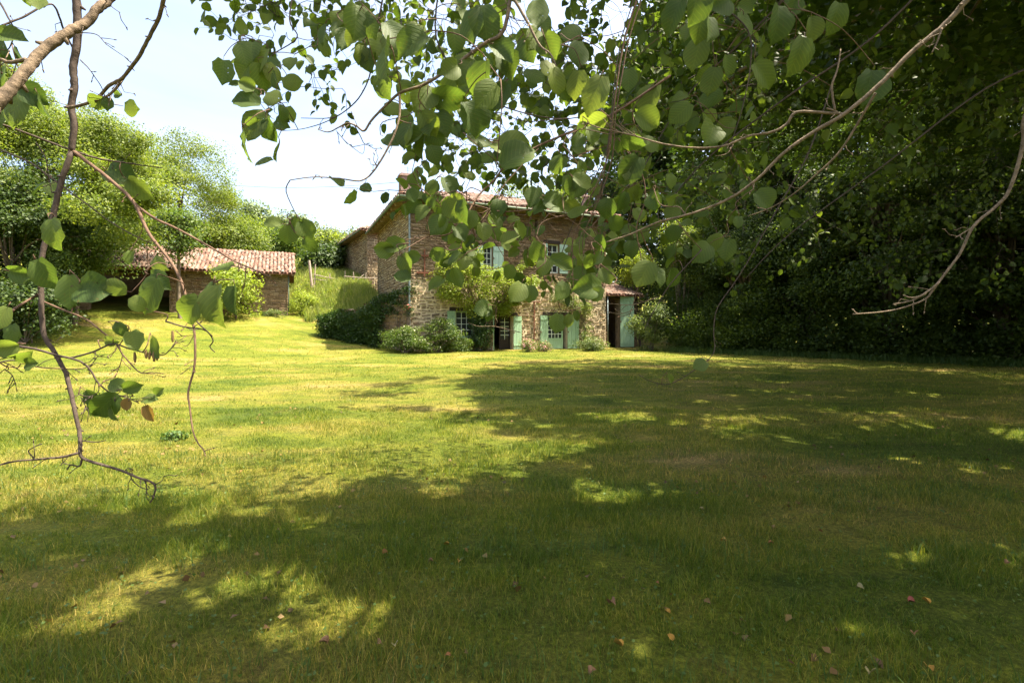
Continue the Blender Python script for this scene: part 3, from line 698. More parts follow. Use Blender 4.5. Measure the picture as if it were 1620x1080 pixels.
# ------------------------------------------------------------------ retaining wall left of the house
rw_d = (Vector((W1.x, W1.y, 0))-Vector((HC.x, HC.y, 0))); rwL = rw_d.length; rw_d.normalize()
rwn = Vector((-.547, -.837, 0))
rw = thing('retaining_wall', 'rough stone retaining wall with crumbling top between ivy and farmhouse corner', 'wall', (W1.x, W1.y, .1))
def rtop(s): t = 1-s/rwL; return 2.92-.9*t+.12*math.sin(s*2.3)+.06*math.sin(s*7)
mb = MB(); org = Vector((0,0,0)); axw = -rw_d
for k in range(24):
    s0 = rwL*k/24; s1 = rwL*(k+1)/24
    v = []
    for s in (s0, s1):
        for d, zt in ((.02,-.5),(.02,rtop(s)),(-.55,rtop(s)+.08),(-.55,-.5)): v.append(org+axw*s+rwn*d+Vector((0,0,zt)))
    mb.add(v, [(0,4,5,1),(1,5,6,2),(2,6,7,3)])
mb.build('wall_core', M['brown_shaded_mortar'], rw)
masonry(rw, (0,0,0), axw, rwn, rwL, -.1, 3.1, [], 'stone', 150, seed=71, gap=.03, depth=.06, top=rtop, score=lambda q: -q[0])
mb = MB(); r_ = random.Random(8)
for k in range(16):
    s = rwL*(k+.5)/16; c_ = axw*s-rwn*.2+Vector((0,0,rtop(s)+.05)); v, f = USTONE[k%8]
    o = bpy.data.objects.new('coping_stone', SM['brownstone'][k%8]); COL.objects.link(o); o.parent = rw
    o.matrix_local = Matrix.Translation(c_) @ Matrix((axw, rwn.cross(axw)*1.0, rwn)).transposed().to_4x4() @ Matrix.Diagonal((rwL/16*.95, .12, .55, 1))

# ------------------------------------------------------------------ fence on the bank
fen = thing('paddock_fence', 'weathered wooden post and rail fence along the top of the grassy bank', 'fence', P(493,440,37))
def fp(px, py, d): return P(px,py,d)-fen.location
for px, y0, y1, lean, wd in ((494,447,412,-5,.22),(497,447,418,2,.1),(520,452,432,2,.09),(545,455,428,1,.09),(561,455,430,-2,.1),(577,455,431,2,.09),(600,458,433,0,.1)):
    mb = MB(); a = fp(px,y0+8,37+(px-493)*.01); b_ = fp(px+lean,y1,37+(px-493)*.01); mb.tube([a, (a+b_)/2, b_], [wd/2,wd/2*.95,wd/2*.8], 7, .08); mb.build('post', M['fence_wood'], fen)
for a, b_ in (((496,434),(546,443)),((496,441),(520,443)),((545,437),(602,440)),((553,452),(576,434)),((520,446),(548,449))):
    mb = MB(); p = fp(*a,37); q = fp(*b_,37.4); mb.tube([p,(p+q)/2+Vector((0,0,-.05)),q], .035, 6, .1); mb.build('rail', M['fence_wood'], fen)
# overhead wire
mb = MB(); pa = P(300,284,44); pb = HC+HU*.02+HV*1.2+Vector((0,0,9.0)); pts = [pa.lerp(pb,t)+Vector((0,0,-.5*4*t*(1-t))) for t in [k/16 for k in range(17)]]
mb.tube(pts, .012, 4); tag(mb.build('overhead_wire', M['wire']), 'thin overhead wire running from the trees to the farmhouse chimney', 'wire')

# ------------------------------------------------------------------ trees
def tree(name, label, base, crown_c, radii, nclump, per, cr, size, matk, seed, group=None, trunk_r=.22, limbs=7, shell=.5, keep=None, cat='tree', extra=None, flat=.6):
    g = np.random.default_rng(seed); random.seed(seed)
    t = thing(name, label, cat, base, 0, group); base = Vector(base)
    V, Fc, cc = cloud(crown_c, radii, nclump, per, cr, size, g, shell, flat, keep=keep)
    parts = [(V, Fc)]
    if extra:
        for (c2, r2, n2) in extra:
            V, Fc, c3 = cloud(c2, r2, n2, per, cr, size, g, shell, flat, keep=keep); parts.append((V, Fc)); cc = np.concatenate([cc, c3])
    leafobj('crown', parts, M[matk], t)
    top = Vector(crown_c); mb = MB()
    fork = base.lerp(Vector((top.x, top.y, max(base.z+.5, top.z-radii[2]*.5))), .8)
    mb.tube(*smooth_path([(0,0,-.3), (fork-base)*.5+Vector((random.uniform(-.2,.2),random.uniform(-.2,.2),0)), fork-base, top-base], [trunk_r*1.25, trunk_r, trunk_r*.8, trunk_r*.3], 4), 8, .06)
    mb.build('trunk', M['bark'], t, smooth=True)
    sel = [Vector(cc[k]) for k in g.integers(0, len(cc), limbs*4)]
    mb = MB()
    for k, e in enumerate(sel):
        s = fork.lerp(top, random.random()*.8); mid = s.lerp(e, .5)+Vector((random.gauss(0,.3),random.gauss(0,.3),random.uniform(0,.5)))
        r0 = trunk_r*(.35 if k < limbs else .16)
        mb.tube(*smooth_path([s-base, mid-base, e-base], [r0, r0*.6, r0*.15], 4), 5)
    mb.build('limb', M['bark'], t, smooth=True)
    return t
def tree_px(name, label, px, d, py_top, py_bot, wpx, matk, seed, nclump=160, per=90, cr=.8, size=.16, group=None, depthr=None, **kw):
    c = P(px, (py_top+py_bot)/2, d); rz = (py_bot-py_top)/2/F*d; rx = wpx/2/F*d
    b_ = (c.x, d+.2, gz(c.x, d+.2)-.1)
    return tree(name, label, b_, tuple(c), (rx, depthr or rx, rz), nclump, per, cr, size, matk, seed, group, **kw)
tree_px('ash_tree', 'tall bright green tree rising at the left beside the shed, tallest on that side', 85, 27, 165, 400, 240, 'crown_yellow', 101, 460, 190, .55, .115, extra=[(tuple(P(150,235,27)),(2.3,2.3,1.9),110),(tuple(P(15,185,27)),(2.6,2.6,2.0),110),(tuple(P(190,330,24)),(2.6,2.4,1.6),90)])
tree_px('ash_tree', 'feathery yellow-green tree with open crown behind the middle of the shed', 285, 38, 245, 390, 165, 'crown_yellow', 102, 330, 130, .55, .12, extra=[(tuple(P(325,290,38)),(2.0,2.0,2.9),50),(tuple(P(240,240,38)),(2.0,2.0,1.2),40),(tuple(P(300,225,38)),(1.4,1.4,1.0),18)])
tree_px('broadleaf_tree', 'rounded yellow-green tree low behind the right half of the shed roof', 372, 42, 340, 425, 110, 'crown_yellow', 103, 150, 90, .8, .16)
tree_px('broadleaf_tree', 'low yellow bush-like tree between shed roof and the far wood', 330, 40, 355, 430, 120, 'crown_yellow', 104, 150, 80, .8, .16)
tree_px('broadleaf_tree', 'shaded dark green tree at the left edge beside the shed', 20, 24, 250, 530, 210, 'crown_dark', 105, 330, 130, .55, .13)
tree_px('broadleaf_tree', 'mid green bushy tree hiding the left end of the shed', 110, 25.5, 315, 432, 150, 'crown_mid', 106, 240, 140, .45, .115, trunk_r=.14)
tree_px('elder_tree', 'slim light green sapling growing in front of the shed', 373, 30.5, 415, 497, 62, 'vine', 107, 50, 90, .4, .13, trunk_r=.05)
tree_px('broadleaf_tree', 'small tree overhanging the shed roof between its two lit halves', 282, 29, 330, 405, 60, 'crown_mid', 108, 50, 90, .5, .14, trunk_r=.1)
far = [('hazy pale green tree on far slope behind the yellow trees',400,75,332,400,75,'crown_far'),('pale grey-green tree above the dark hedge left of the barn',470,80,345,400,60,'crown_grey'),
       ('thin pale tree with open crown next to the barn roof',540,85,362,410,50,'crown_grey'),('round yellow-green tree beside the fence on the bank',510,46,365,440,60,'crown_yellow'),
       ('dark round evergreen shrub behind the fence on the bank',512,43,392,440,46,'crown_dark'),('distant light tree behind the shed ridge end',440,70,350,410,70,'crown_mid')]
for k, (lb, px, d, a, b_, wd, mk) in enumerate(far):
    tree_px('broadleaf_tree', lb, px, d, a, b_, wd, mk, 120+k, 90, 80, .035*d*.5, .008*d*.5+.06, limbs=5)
# far wood masses on the hill
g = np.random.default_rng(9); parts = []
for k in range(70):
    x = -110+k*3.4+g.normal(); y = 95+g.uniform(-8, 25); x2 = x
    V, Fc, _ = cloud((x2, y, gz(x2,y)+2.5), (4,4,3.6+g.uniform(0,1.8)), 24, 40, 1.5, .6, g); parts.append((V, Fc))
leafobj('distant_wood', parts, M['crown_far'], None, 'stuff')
# hedge / understorey behind the shed on the left
def shrub(name, label, center, radii, nclump, per, cr, size, matk, seed, cat='shrub', group=None, keep=None, shell=.3, up=.5, flowers=None, stems=True, flat=.7):
    g = np.random.default_rng(seed); random.seed(seed)
    t = thing(name, label, cat, (center[0], center[1], gz(center[0], center[1])), 0, group)
    V, Fc, cc = cloud(center, radii, nclump, per, cr, size, g, shell, flat, up, keep)
    leafobj('foliage', [(V, Fc)], M[matk], t)
    if flowers:
        fm, nf, fs = flowers; idx = g.integers(0, len(cc), nf); d = norm(g.normal(size=(nf,3))); d[:,1] -= .6; d[:,2] += .3
        pos = cc[idx]+norm(d)*cr*1.3; nr = d
        V, Fc = leaf_arrays(pos, nr, fs, g); leafobj('flowers', [(V, Fc)], M[fm], t, 'stuff')
    if stems:
        mb = MB(); b_ = Vector((0,0,-.1))
        for c_ in cc[:10]:
            e = Vector(c_)-t.location; mb.tube(*smooth_path([b_+Vector((random.gauss(0,.08),random.gauss(0,.08),0)), e*.5+Vector((0,0,.05)), e], [.03,.02,.006], 3), 5)
        mb.build('stem', M['bark'], t)
    return t
def shrub_px(name, label, px0, px1, py0, py1, d, matk, seed, nclump=40, per=60, cr=.3, size=.09, dr=None, **kw):
    c = P((px0+px1)/2, (py0+py1)/2, d); return shrub(name, label, tuple(c), ((px1-px0)/2/F*d, dr or (px1-px0)/2/F*d*.7, (py1-py0)/2/F*d), nclump, per, cr, size, matk, seed, **kw)
shrub_px('hedge_shrub', 'dark undergrowth shrub in deep shade at far left below the trees', -40, 120, 410, 545, 22, 'crown_dark', 201, 120, 80, .5, .13)
shrub_px('hedge_shrub', 'mid green shrub at the left in front of the dark shed bay', 20, 120, 420, 495, 24, 'crown_mid', 202, 70, 80, .45, .13)
shrub_px('bramble', 'leafy bramble patch on the bank beside the shed end', 458, 505, 462, 500, 33.8, 'vine', 203, 40, 70, .3, .1)
shrub_px('bramble', 'low plants growing along the foot of the shed wall', 385, 455, 492, 505, 32.3, 'shrub', 204, 34, 50, .16, .08, dr=.3)
HG = np.array([(9.6,28.6),(11.2,27),(13,25.2),(15.6,23.2),(18.2,20.6),(20.2,17.8),(21.2,14.5),(21.8,10.5)])
# tall grass on the bank
g = np.random.default_rng(31)
def blades(n_, xy, h, wd, g, lean=.35, zoff=0):
    x, y = xy; z = ground(x, y)+zoff; n_ = len(x)
    a = g.uniform(0, math.tau, n_); b_ = g.uniform(0, math.tau, n_); H = h*g.uniform(.5, 1.3, n_); W = wd*g.uniform(.7, 1.3, n_)
    ln = H*lean*g.uniform(.2, 1.6, n_); dx, dy = np.cos(a)*ln, np.sin(a)*ln; wx, wy = np.cos(b_)*W/2, np.sin(b_)*W/2
    p0 = np.stack([x-wx, y-wy, z-.01], 1); p1 = np.stack([x+wx, y+wy, z-.01], 1)
    m_ = np.stack([x+dx*.35, y+dy*.35, z+H*.6], 1); q = np.stack([wx*.7, wy*.7, np.zeros(n_)], 1)
    tp = np.stack([x+dx, y+dy, z+H], 1)
    V = np.stack([p0, p1, m_+q, m_-q, tp], 1).reshape(-1,3); k = np.arange(n_)*5
    F1 = np.stack([k,k+1,k+2], 1); F2 = np.stack([k,k+2,k+3],1); F3 = np.stack([k+3,k+2,k+4], 1)
    return V, np.concatenate([F1,F2,F3])
n_ = 90000; x = g.uniform(-22, -5, n_); y = g.uniform(27, 46, n_)
d1 = (x-HC.x)*.547+(y-HC.y)*.837; d2 = (x-W1.x)*.745+(y-W1.y)*.667; hu = (x-HC.x)*HU.x+(y-HC.y)*HU.y
k = (d1 > .5) & (d2 > .25+.4*np.sin(x*3)) & (hu < -.3)
V, Fc = blades(0, (x[k], y[k]), .6, .04, g); link('tall_grass', fast_mesh('tall_grass', V, Fc), M['tall_grass'], kind='stuff')
cl = np.stack([x[k], y[k], ground(x[k], y[k])+.2], 1)[:150]
V, Fc, _ = cloud((0,0,0), (1,1,1), 0, 45, .38, .11, g, clumps=cl); leafobj('bank_weeds', [(V, Fc)], M['vine'], None, 'stuff')

n_ = 14000; t = g.random(n_)*(len(HG)-1); i0 = t.astype(int); fr_ = t-i0; x = HG[i0,0]+(HG[i0+1,0]-HG[i0,0])*fr_+g.normal(size=n_)*.45-.5; y = HG[i0,1]+(HG[i0+1,1]-HG[i0,1])*fr_+g.normal(size=n_)*.45-.5
V, Fc = blades(0, (x, y), .26, .02, g); link('verge_grass', fast_mesh('verge_grass', V, Fc), M['weed'], kind='stuff')
# ivy and plants round the house
ivyL = lambda p: p
def on_wall(name, label, s0, s1, zl, zh, out, n_, per, cr, size, matk, seed):
    g = np.random.default_rng(seed); cl = []
    for k in range(n_):
        s = g.uniform(s0, s1); q = Vector((W1.x, W1.y, 0))+axw*s; zb = gz(q.x+rwn.x*.6, q.y+rwn.y*.6); zt = .1+rtop(max(s,0))
        z = zb+(zt-zb)*g.uniform(zl, zh); o_ = g.uniform(*out)*(1.15-.5*max(0,(z-zb)/(zt-zb)))
        cl.append((q.x+rwn.x*o_, q.y+rwn.y*o_, z))
    t = thing(name, label, 'climber', (cl[0][0], cl[0][1], gz(cl[0][0], cl[0][1])))
    V, Fc, _ = cloud((0,0,0), (1,1,1), 0, per, cr, size, g, clumps=np.array(cl)); leafobj('foliage', [(V, Fc)], M[matk], t)
    mb = MB()
    for c_ in cl[:10]: e = Vector(c_)-t.location; mb.tube([(e.x,e.y,-.1),(e.x*.8+.05,e.y*.9,e.z*.5),e], [.025,.02,.006], 5)
    mb.build('stem', M['bark'], t); return t
on_wall('ivy', 'dark green ivy mass covering the left end of the retaining wall', -.5, rwL*.70, .0, .95, (.1,.5), 260, 110, .24, .08, 'ivy', 211)
on_wall('ivy', 'grey-green ivy trailing over the top of the retaining wall beside the house corner', rwL*.5, rwL*1.0, .72, 1.2, (-.4,.2), 85, 90, .2, .08, 'ivy', 212)
shrub_px('garden_shrub', 'light green flowering shrub at the foot of the wall left of the house corner', 596, 685, 510, 556, 25.0, 'crown_mid', 213, 110, 70, .2, .07, flowers=('blossom_white', 110, .07), dr=.6)
shrub_px('garden_shrub', 'dark leafy shrub against the facade below the small window', 650, 735, 512, 556, 25.5, 'crown_mid', 214, 90, 80, .2, .07, flowers=('blossom_white', 50, .07), dr=.5)
shrub_px('climber', 'dark climber clinging to the facade between window and open doorway', 738, 779, 488, 557, 26.75, 'ivy', 215, 60, 110, .2, .07, dr=.3, shell=.1)
shrub_px('garden_shrub', 'low shrub under the window sill of the farmhouse', 712, 745, 536, 557, 26.0, 'crown_mid', 216, 26, 80, .2, .07, dr=.4)
shrub_px('red_rose', 'small red rose blooming at the retaining wall by the house corner', 640, 652, 482, 500, 25.5, 'ivy', 226, 8, 60, .12, .06, dr=.15, flowers=('fall_red', 14, .1))
# big climbing vine over window and door
g = np.random.default_rng(77); vine = thing('climbing_vine', 'big yellow-green climbing vine billowing over the window and doorway', 'vine', HC+HU*fu(765)-HV*.25)
cl = []
for k in range(230):
    px = g.uniform(690, 832); t = (px-690)/142
    lo = 470+18*math.sin(t*3.1)-10*(t > .9); hi = 438-38*math.exp(-((t-.2)/.28)**2)-22*math.sin(min(1,t*1.1)*3.14)
    py = g.uniform(hi+6, lo+(14 if .2 < t < .8 else 0)); out = .4+1.15*g.random()*math.sin(min(1,max(0,(py-395)/90))*3.0)
    u = fu(px); p = HC+HU*u-HV*out; p.z = fz(px, py)+HC.z; cl.append(p)
for px, py in ((742,402),(745,392),(738,412),(748,398),(692,432),(686,440),(830,418),(838,414),(845,412),(820,424)):
    p = HC+HU*fu(px)-HV*.3; p.z = fz(px,py)+HC.z; cl.append(p)
V, Fc, _ = cloud(tuple(cl[0]), (1,1,1), 0, 95, .27, .085, g, clumps=np.array([tuple(c) for c in cl])); leafobj('foliage', [(V, Fc)], M['vine'], vine)
mb = MB(); random.seed(5)
b_ = HC+HU*fu(765)-HV*.2-vine.location
for c in cl[:26]:
    e = c-vine.location; mb.tube(*smooth_path([b_, Vector((b_.x+random.gauss(0,.1), b_.y, 1.4)), (e+b_)/2+Vector((0,0,1.0)), e], [.05,.04,.02,.006], 4), 5)
mb.build('stem', M['bark'], vine)
g = np.random.default_rng(78); rose = thing('climbing_rose', 'pale leafed climbing rose above and right of the glazed french door', 'climber', HC+HU*fu(921)-HV*.2); cl = []
for k in range(75):
    if k < 50: px = g.uniform(868, 930); py = 475+g.normal()*10+(px-900)*.2
    else: px = g.uniform(912, 930); py = g.uniform(480, 545)
    p = HC+HU*fu(px)-HV*g.uniform(.1,.5); p.z = fz(px,py)+HC.z; cl.append(p)
V, Fc, _ = cloud(tuple(cl[0]), (1,1,1), 0, 60, .2, .075, g, clumps=np.array([tuple(c) for c in cl])); leafobj('foliage', [(V, Fc)], M['shrub'], rose)
mb = MB()
for c in cl[:12]:
    e = c-rose.location; mb.tube(*smooth_path([(0,0,0), (0,0,1.5), e], [.03,.02,.006], 4), 5)
mb.build('stem', M['bark'], rose)
shrub_px('valerian', 'pink flowering valerian between the open doorway and the french door', 822, 848, 538, 557, 26.6, 'shrub', 221, 26, 60, .14, .06, dr=.3, flowers=('blossom_pink', 220, .06), cat='flowering plant')
shrub_px('valerian', 'pink flowering valerian in front of the left side of the french door', 852, 874, 540, 557, 27.0, 'shrub', 222, 20, 60, .13, .06, dr=.3, flowers=('blossom_pink', 160, .06), cat='flowering plant')
shrub_px('garden_shrub', 'pale green shrub at the foot of the wall right of the french door', 912, 962, 535, 557, 28.2, 'shrub', 223, 45, 70, .18, .07, dr=.5, flowers=('blossom_white', 60, .06))
shrub_px('fern_shrub', 'light green ferny shrub right of the tall green door', 1003, 1058, 460, 556, 28.5, 'shrub', 224, 90, 70, .3, .1, dr=.9)
shrub_px('sunlit_bush', 'bright yellow-green bush above the lean-to roof', 985, 1040, 392, 450, 32.5, 'vine', 225, 60, 90, .35, .11, dr=1.0)
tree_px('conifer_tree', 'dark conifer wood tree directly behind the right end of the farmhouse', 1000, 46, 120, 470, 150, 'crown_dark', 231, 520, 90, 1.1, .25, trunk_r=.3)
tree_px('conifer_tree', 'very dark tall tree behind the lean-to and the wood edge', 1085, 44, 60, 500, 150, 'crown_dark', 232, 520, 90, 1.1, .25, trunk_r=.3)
tree_px('conifer_tree', 'tree showing bright green through the leaves above the farmhouse roof', 860, 60, 285, 360, 120, 'crown_yellow', 233, 120, 60, 1.1, .25)
shrub_px('sunlit_bush', 'sunlit yellow-green bush at the wood edge behind hanging branches', 1040, 1115, 335, 440, 30, 'crown_yellow', 234, 90, 80, .45, .12, dr=1.5)

# ------------------------------------------------------------------ dark wood on the right: hazels along the edge of the lawn
woods = [  # x, y, height, radius, label bit
 (11.6, 30.8, 8.0, 2.4, 'nearest the lean-to'), (13.2, 28.4, 11.0, 2.9, 'second from the lean-to'), (15.6, 26.2, 13, 3.5, 'third from the lean-to'),
 (17.6, 23.6, 14, 4.0, 'in the middle of the wood edge'), (20.6, 21.0, 14, 4.0, 'right of the middle of the wood edge'),
 (22.6, 17.0, 13, 4.0, 'towards the right edge of the picture'), (23.8, 12.2, 13, 4.2, 'nearest, cut by the right edge of the picture'),
 (22.5, 6.5, 12, 4.0, 'added outside the picture to block skylight, level with the near lawn'), (17.5, -1.5, 11, 4.0, 'added outside the picture to block skylight, beside the photographer'), (10.5, -8.0, 11, 4.0, 'added outside the picture to block skylight, behind the photographer'),  # unseen trees added to hold skylight off the near lawn
 (15.5, 32.0, 18, 4.8, 'tall, set back behind the third hazel'), (21.0, 29.0, 20, 5.2, 'tallest, set back in the middle'), (27.5, 24.0, 20, 5.6, 'tall, set back behind the right edge') ]
protos = []
for vi in range(3):
    g = np.random.default_rng(300+vi); random.seed(300+vi)
    # unit tree: crown radius 1, height 1 (leaves sized for the average tree)
    cl = []
    for k in range(360):
        if k % 9 == 0: bz_, ba_ = g.random()**.8, g.uniform(0, math.tau)
        z = min(1, max(0, bz_+g.normal()*.035)); ang = ba_+g.normal()*.16; z = max(z, .01+.03*math.sin(ang*3+vi*2)) if k % 3 else z*.45; prof = (.92+.12*math.sin(3*ang+vi))*(1-.75*max(0,z-.55)/.45)*(.85+.15*min(1, z*6)); rr = prof*(.35+.65*g.random()**.5)
        cl.append((math.cos(ang)*rr*3.8, math.sin(ang)*rr*3.8, .3+z*12.6))
    V, Fc, cc = cloud((0,0,6), (1,1,1), 0, 150, .52, .14, g, clumps=np.array(cl), flat=.5)
    crown = fast_mesh('crown', V, Fc); crown.materials.append(M['wood_leaf'])
    mb = MB(); mb.tube(*smooth_path([(0,0,-.3),(.2,.1,3),(0,.3,7),(.1,0,12)],[.28,.22,.16,.04],4),8,.05); tr_ = mb.mesh('trunk', True); tr_.materials.append(M['bark'])
    mb = MB()
    for c in cl[:26]:
        z0 = random.uniform(.1,.7)*c[2]; mb.tube(*smooth_path([(0,.1,z0),(c[0]*.5,c[1]*.5,(z0+c[2])/2+.4),c],[.08,.05,.012],4),5)
    lm = mb.mesh('limb', True); lm.materials.append(M['bark']); protos.append((crown, tr_, lm))
for k, (x, y, h, r_, lb) in enumerate(woods):
    kind = 'hazel tree of the dark wood edge' if k < 10 else 'tree of the dark wood'
    t = thing('hazel_tree' if k < 10 else 'woodland_tree', f'{kind}, {lb}', 'tree', (x, y, gz(x,y)-.1), k*1.9, 'trees of the dark wood right of the lawn')
    t.scale = (r_/3.8, r_/3.8, h/13)
    for me, nm in zip(protos[k%3], ('crown','trunk','limb')): link(nm, me, None, t)
g = np.random.default_rng(350); parts = []
hedge = [(9.6,28.6),(11.2,27),(13,25.2),(15.6,23.2),(18.2,20.6),(20.2,17.8),(21.2,14.5),(21.8,10.5)]
cl = []
for (a, b_), (c_, d) in zip(hedge, hedge[1:]):
    for k in range(80):
        t = g.random(); x = a+(c_-a)*t+g.normal()*.7; y = b_+(d-b_)*t+g.normal()*.7; cl.append((x+.2, y+.2, gz(x,y)+.1+abs(g.normal())*1.5*(.55+.45*math.sin(x*1.7)**2)))
V, Fc, _ = cloud((0,0,0), (1,1,1), 0, 90, .45, .13, g, clumps=np.array(cl)); leafobj('undergrowth', [(V, Fc)], M['wood_leaf'], None, 'stuff')
# wood interior behind the edge (one mass that reads as dark)
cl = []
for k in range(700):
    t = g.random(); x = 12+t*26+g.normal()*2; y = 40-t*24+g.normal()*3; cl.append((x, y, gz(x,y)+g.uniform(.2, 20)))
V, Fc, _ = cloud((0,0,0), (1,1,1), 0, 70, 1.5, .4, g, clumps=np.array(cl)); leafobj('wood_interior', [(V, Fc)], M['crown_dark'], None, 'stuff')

# ------------------------------------------------------------------ overhanging tree: its crown shades the near lawn
shade_poly = [(-900,835),(0,812),(150,800),(330,778),(520,768),(640,770),(760,738),(860,722),(905,695),(760,672),(640,654),(550,624),(580,600),(690,588),(780,576),(880,569),(1700,566),(2600,566),(3400,1150),(1700,1150),(-900,1150)]
PX = np.array([p[0] for p in shade_poly], float); PY = np.array([p[1] for p in shade_poly], float)
def inside(px, py):
    r_ = np.zeros(len(px), bool); n_ = len(PX); j = n_-1
    for i in range(n_):
        cnd = ((PY[i] > py) != (PY[j] > py)) & (px < (PX[j]-PX[i])*(py-PY[i])/(PY[j]-PY[i]+1e-9)+PX[i]); r_ ^= cnd; j = i
    return r_
Sh = np.array([S.x/S.z, S.y/S.z])
def shadow_px(pos, z0=.05):
    gx = pos[:,0]-Sh[0]*(pos[:,2]-z0); gy = pos[:,1]-Sh[1]*(pos[:,2]-z0); yy = np.maximum(gy, .35)
    return CX+gx/yy*F, HZ+(EYE-z0)/yy*F, gx, gy
def visible_px(pos):
    yy = np.maximum(pos[:,1], .01); return CX+pos[:,0]/yy*F, HZ-(pos[:,2]-EYE)/yy*F
def hidden_ok(pos):
    vx, vy = visible_px(pos); inf = (pos[:,1] > .05) & (vx > -60) & (vx < 1680) & (vy > -60)
    ok_region = (vx > 1020-.5*np.maximum(vy,0)) & (vy < 330+np.clip((vx-1100)*.3,0,200)) & (vx > 900)
    return ~inf | ok_region
VT = np.random.default_rng(99).random((64,64))
def vnoise(x, y, f, o=0):
    t = 0; a = 1; tot = 0
    for k in range(3):
        u = x*f+o+k*17.3; v = y*f+o*1.7+k*9.1; i = np.floor(u).astype(int); j = np.floor(v).astype(int); fu_ = u-i; fv = v-j; fu_ = fu_*fu_*(3-2*fu_); fv = fv*fv*(3-2*fv)
        g_ = lambda a_, b_: VT[a_ % 64, b_ % 64]
        t = t+a*((g_(i,j)*(1-fu_)+g_(i+1,j)*fu_)*(1-fv)+(g_(i,j+1)*(1-fu_)+g_(i+1,j+1)*fu_)*fv); tot += a; a *= .55; f *= 2.1
    return t/tot
def gap_open(px, py, gx, gy):
    """where light comes through the crowns, as it falls on the lawn"""
    nn_ = .5*vnoise(gx, gy, 1.1)+.5*vnoise(gx, gy, 2.7, 40)+.0
    thr = .465-.11*np.clip((px-350)/900, 0, 1)-.02*np.clip((py-850)/250, 0, 1)-.05*(py < 650)+.035*((px > 640) & (px < 1080) & (py > 640) & (py < 780))
    edge = .13*np.clip(1-(py-770)/110, 0, 1)*(px < 760)
    return nn_ < thr+edge
def canopy(name, label, base, trunk_top, n_, xr, yr, zr, seed, dens=1.0, size=.12, gap=.16):
    g = np.random.default_rng(seed); random.seed(seed)
    t = thing(name, label, 'tree', base)
    c = np.stack([g.uniform(*xr, n_), g.uniform(*yr, n_), g.uniform(*zr, n_)], 1)
    px, py, gx, gy = shadow_px(c)
    jx = np.array([mnoise.noise(Vector((a*1.1, b_*1.1, seed*1.7))) for a, b_ in zip(gx, gy)]); jy = np.array([mnoise.noise(Vector((a*1.1, b_*1.1, 50+seed*1.7))) for a, b_ in zip(gx, gy)])
    k = inside(px+jx*110, py+jy*70*np.clip((py-560)/250, 0, 1)) & hidden_ok(c)
    k &= ~gap_open(px, py, gx, gy) | (g.random(n_) < .25)
    c = c[k]
    def kp(p):
        a_, b_, gx_, gy_ = shadow_px(p)
        jx_ = (vnoise(gx_, gy_, 1.6, 5)-.5)*200; jy_ = (vnoise(gx_, gy_, 1.6, 31)-.5)*150*np.clip((b_-560)/250, 0, 1)
        return ((inside(a_+jx_, b_+jy_) & ~gap_open(a_, b_, gx_, gy_)) | (g.random(len(p)) < .05)) & hidden_ok(p)
    V, Fc, cc = cloud((0,0,0), (1,1,1), 0, 70, .33, size, g, clumps=c, flat=.45, up=1.0, keep=kp)
    leafobj('crown', [(V, Fc)], M['canopy_leaf'], t)
    mb = MB(); B = Vector(base); T = Vector(trunk_top)
    mb.tube(*smooth_path([(0,0,-.3),(T-B)*.5+Vector((.15,.1,0)),T-B],[.3,.24,.16],5),10,.05); mb.build('trunk', M['bark'], t, smooth=True)
    mb = MB()
    for q in cc[g.integers(0, len(cc), 40)]:
        q = Vector(q); s = B.lerp(T, random.uniform(.75,1)); mid = s.lerp(q,.5)+Vector((0,0,.5))
        if not hidden_ok(np.array([tuple(mid), tuple(s.lerp(q,.8))])).all(): continue
        mb.tube(*smooth_path([s-B, mid-B, q-B],[.07,.045,.01],4),5)
    if mb.v: mb.build('limb', M['bark'], t, smooth=True)
    return t
canopy('lime_tree', 'big tree whose leafy crown hangs over the top right of the picture', (9.5,4.5,0), (9.0,5.5,8.5), 4200, (-2, 17), (-2, 17), (6.5, 12), 401)
canopy('lime_tree', 'tree behind the camera whose crown shades the near lawn', (2.5,-4.5,0), (2.0,-2.5,6.5), 3200, (-5, 9), (-5, 6), (4.5, 8), 402, gap=.0)
canopy('lime_tree', 'tall tree at the right whose crown reaches across the far lawn', (17.0,12.0,0), (14,13,11), 4200, (0, 26), (9, 30), (8, 17), 403)

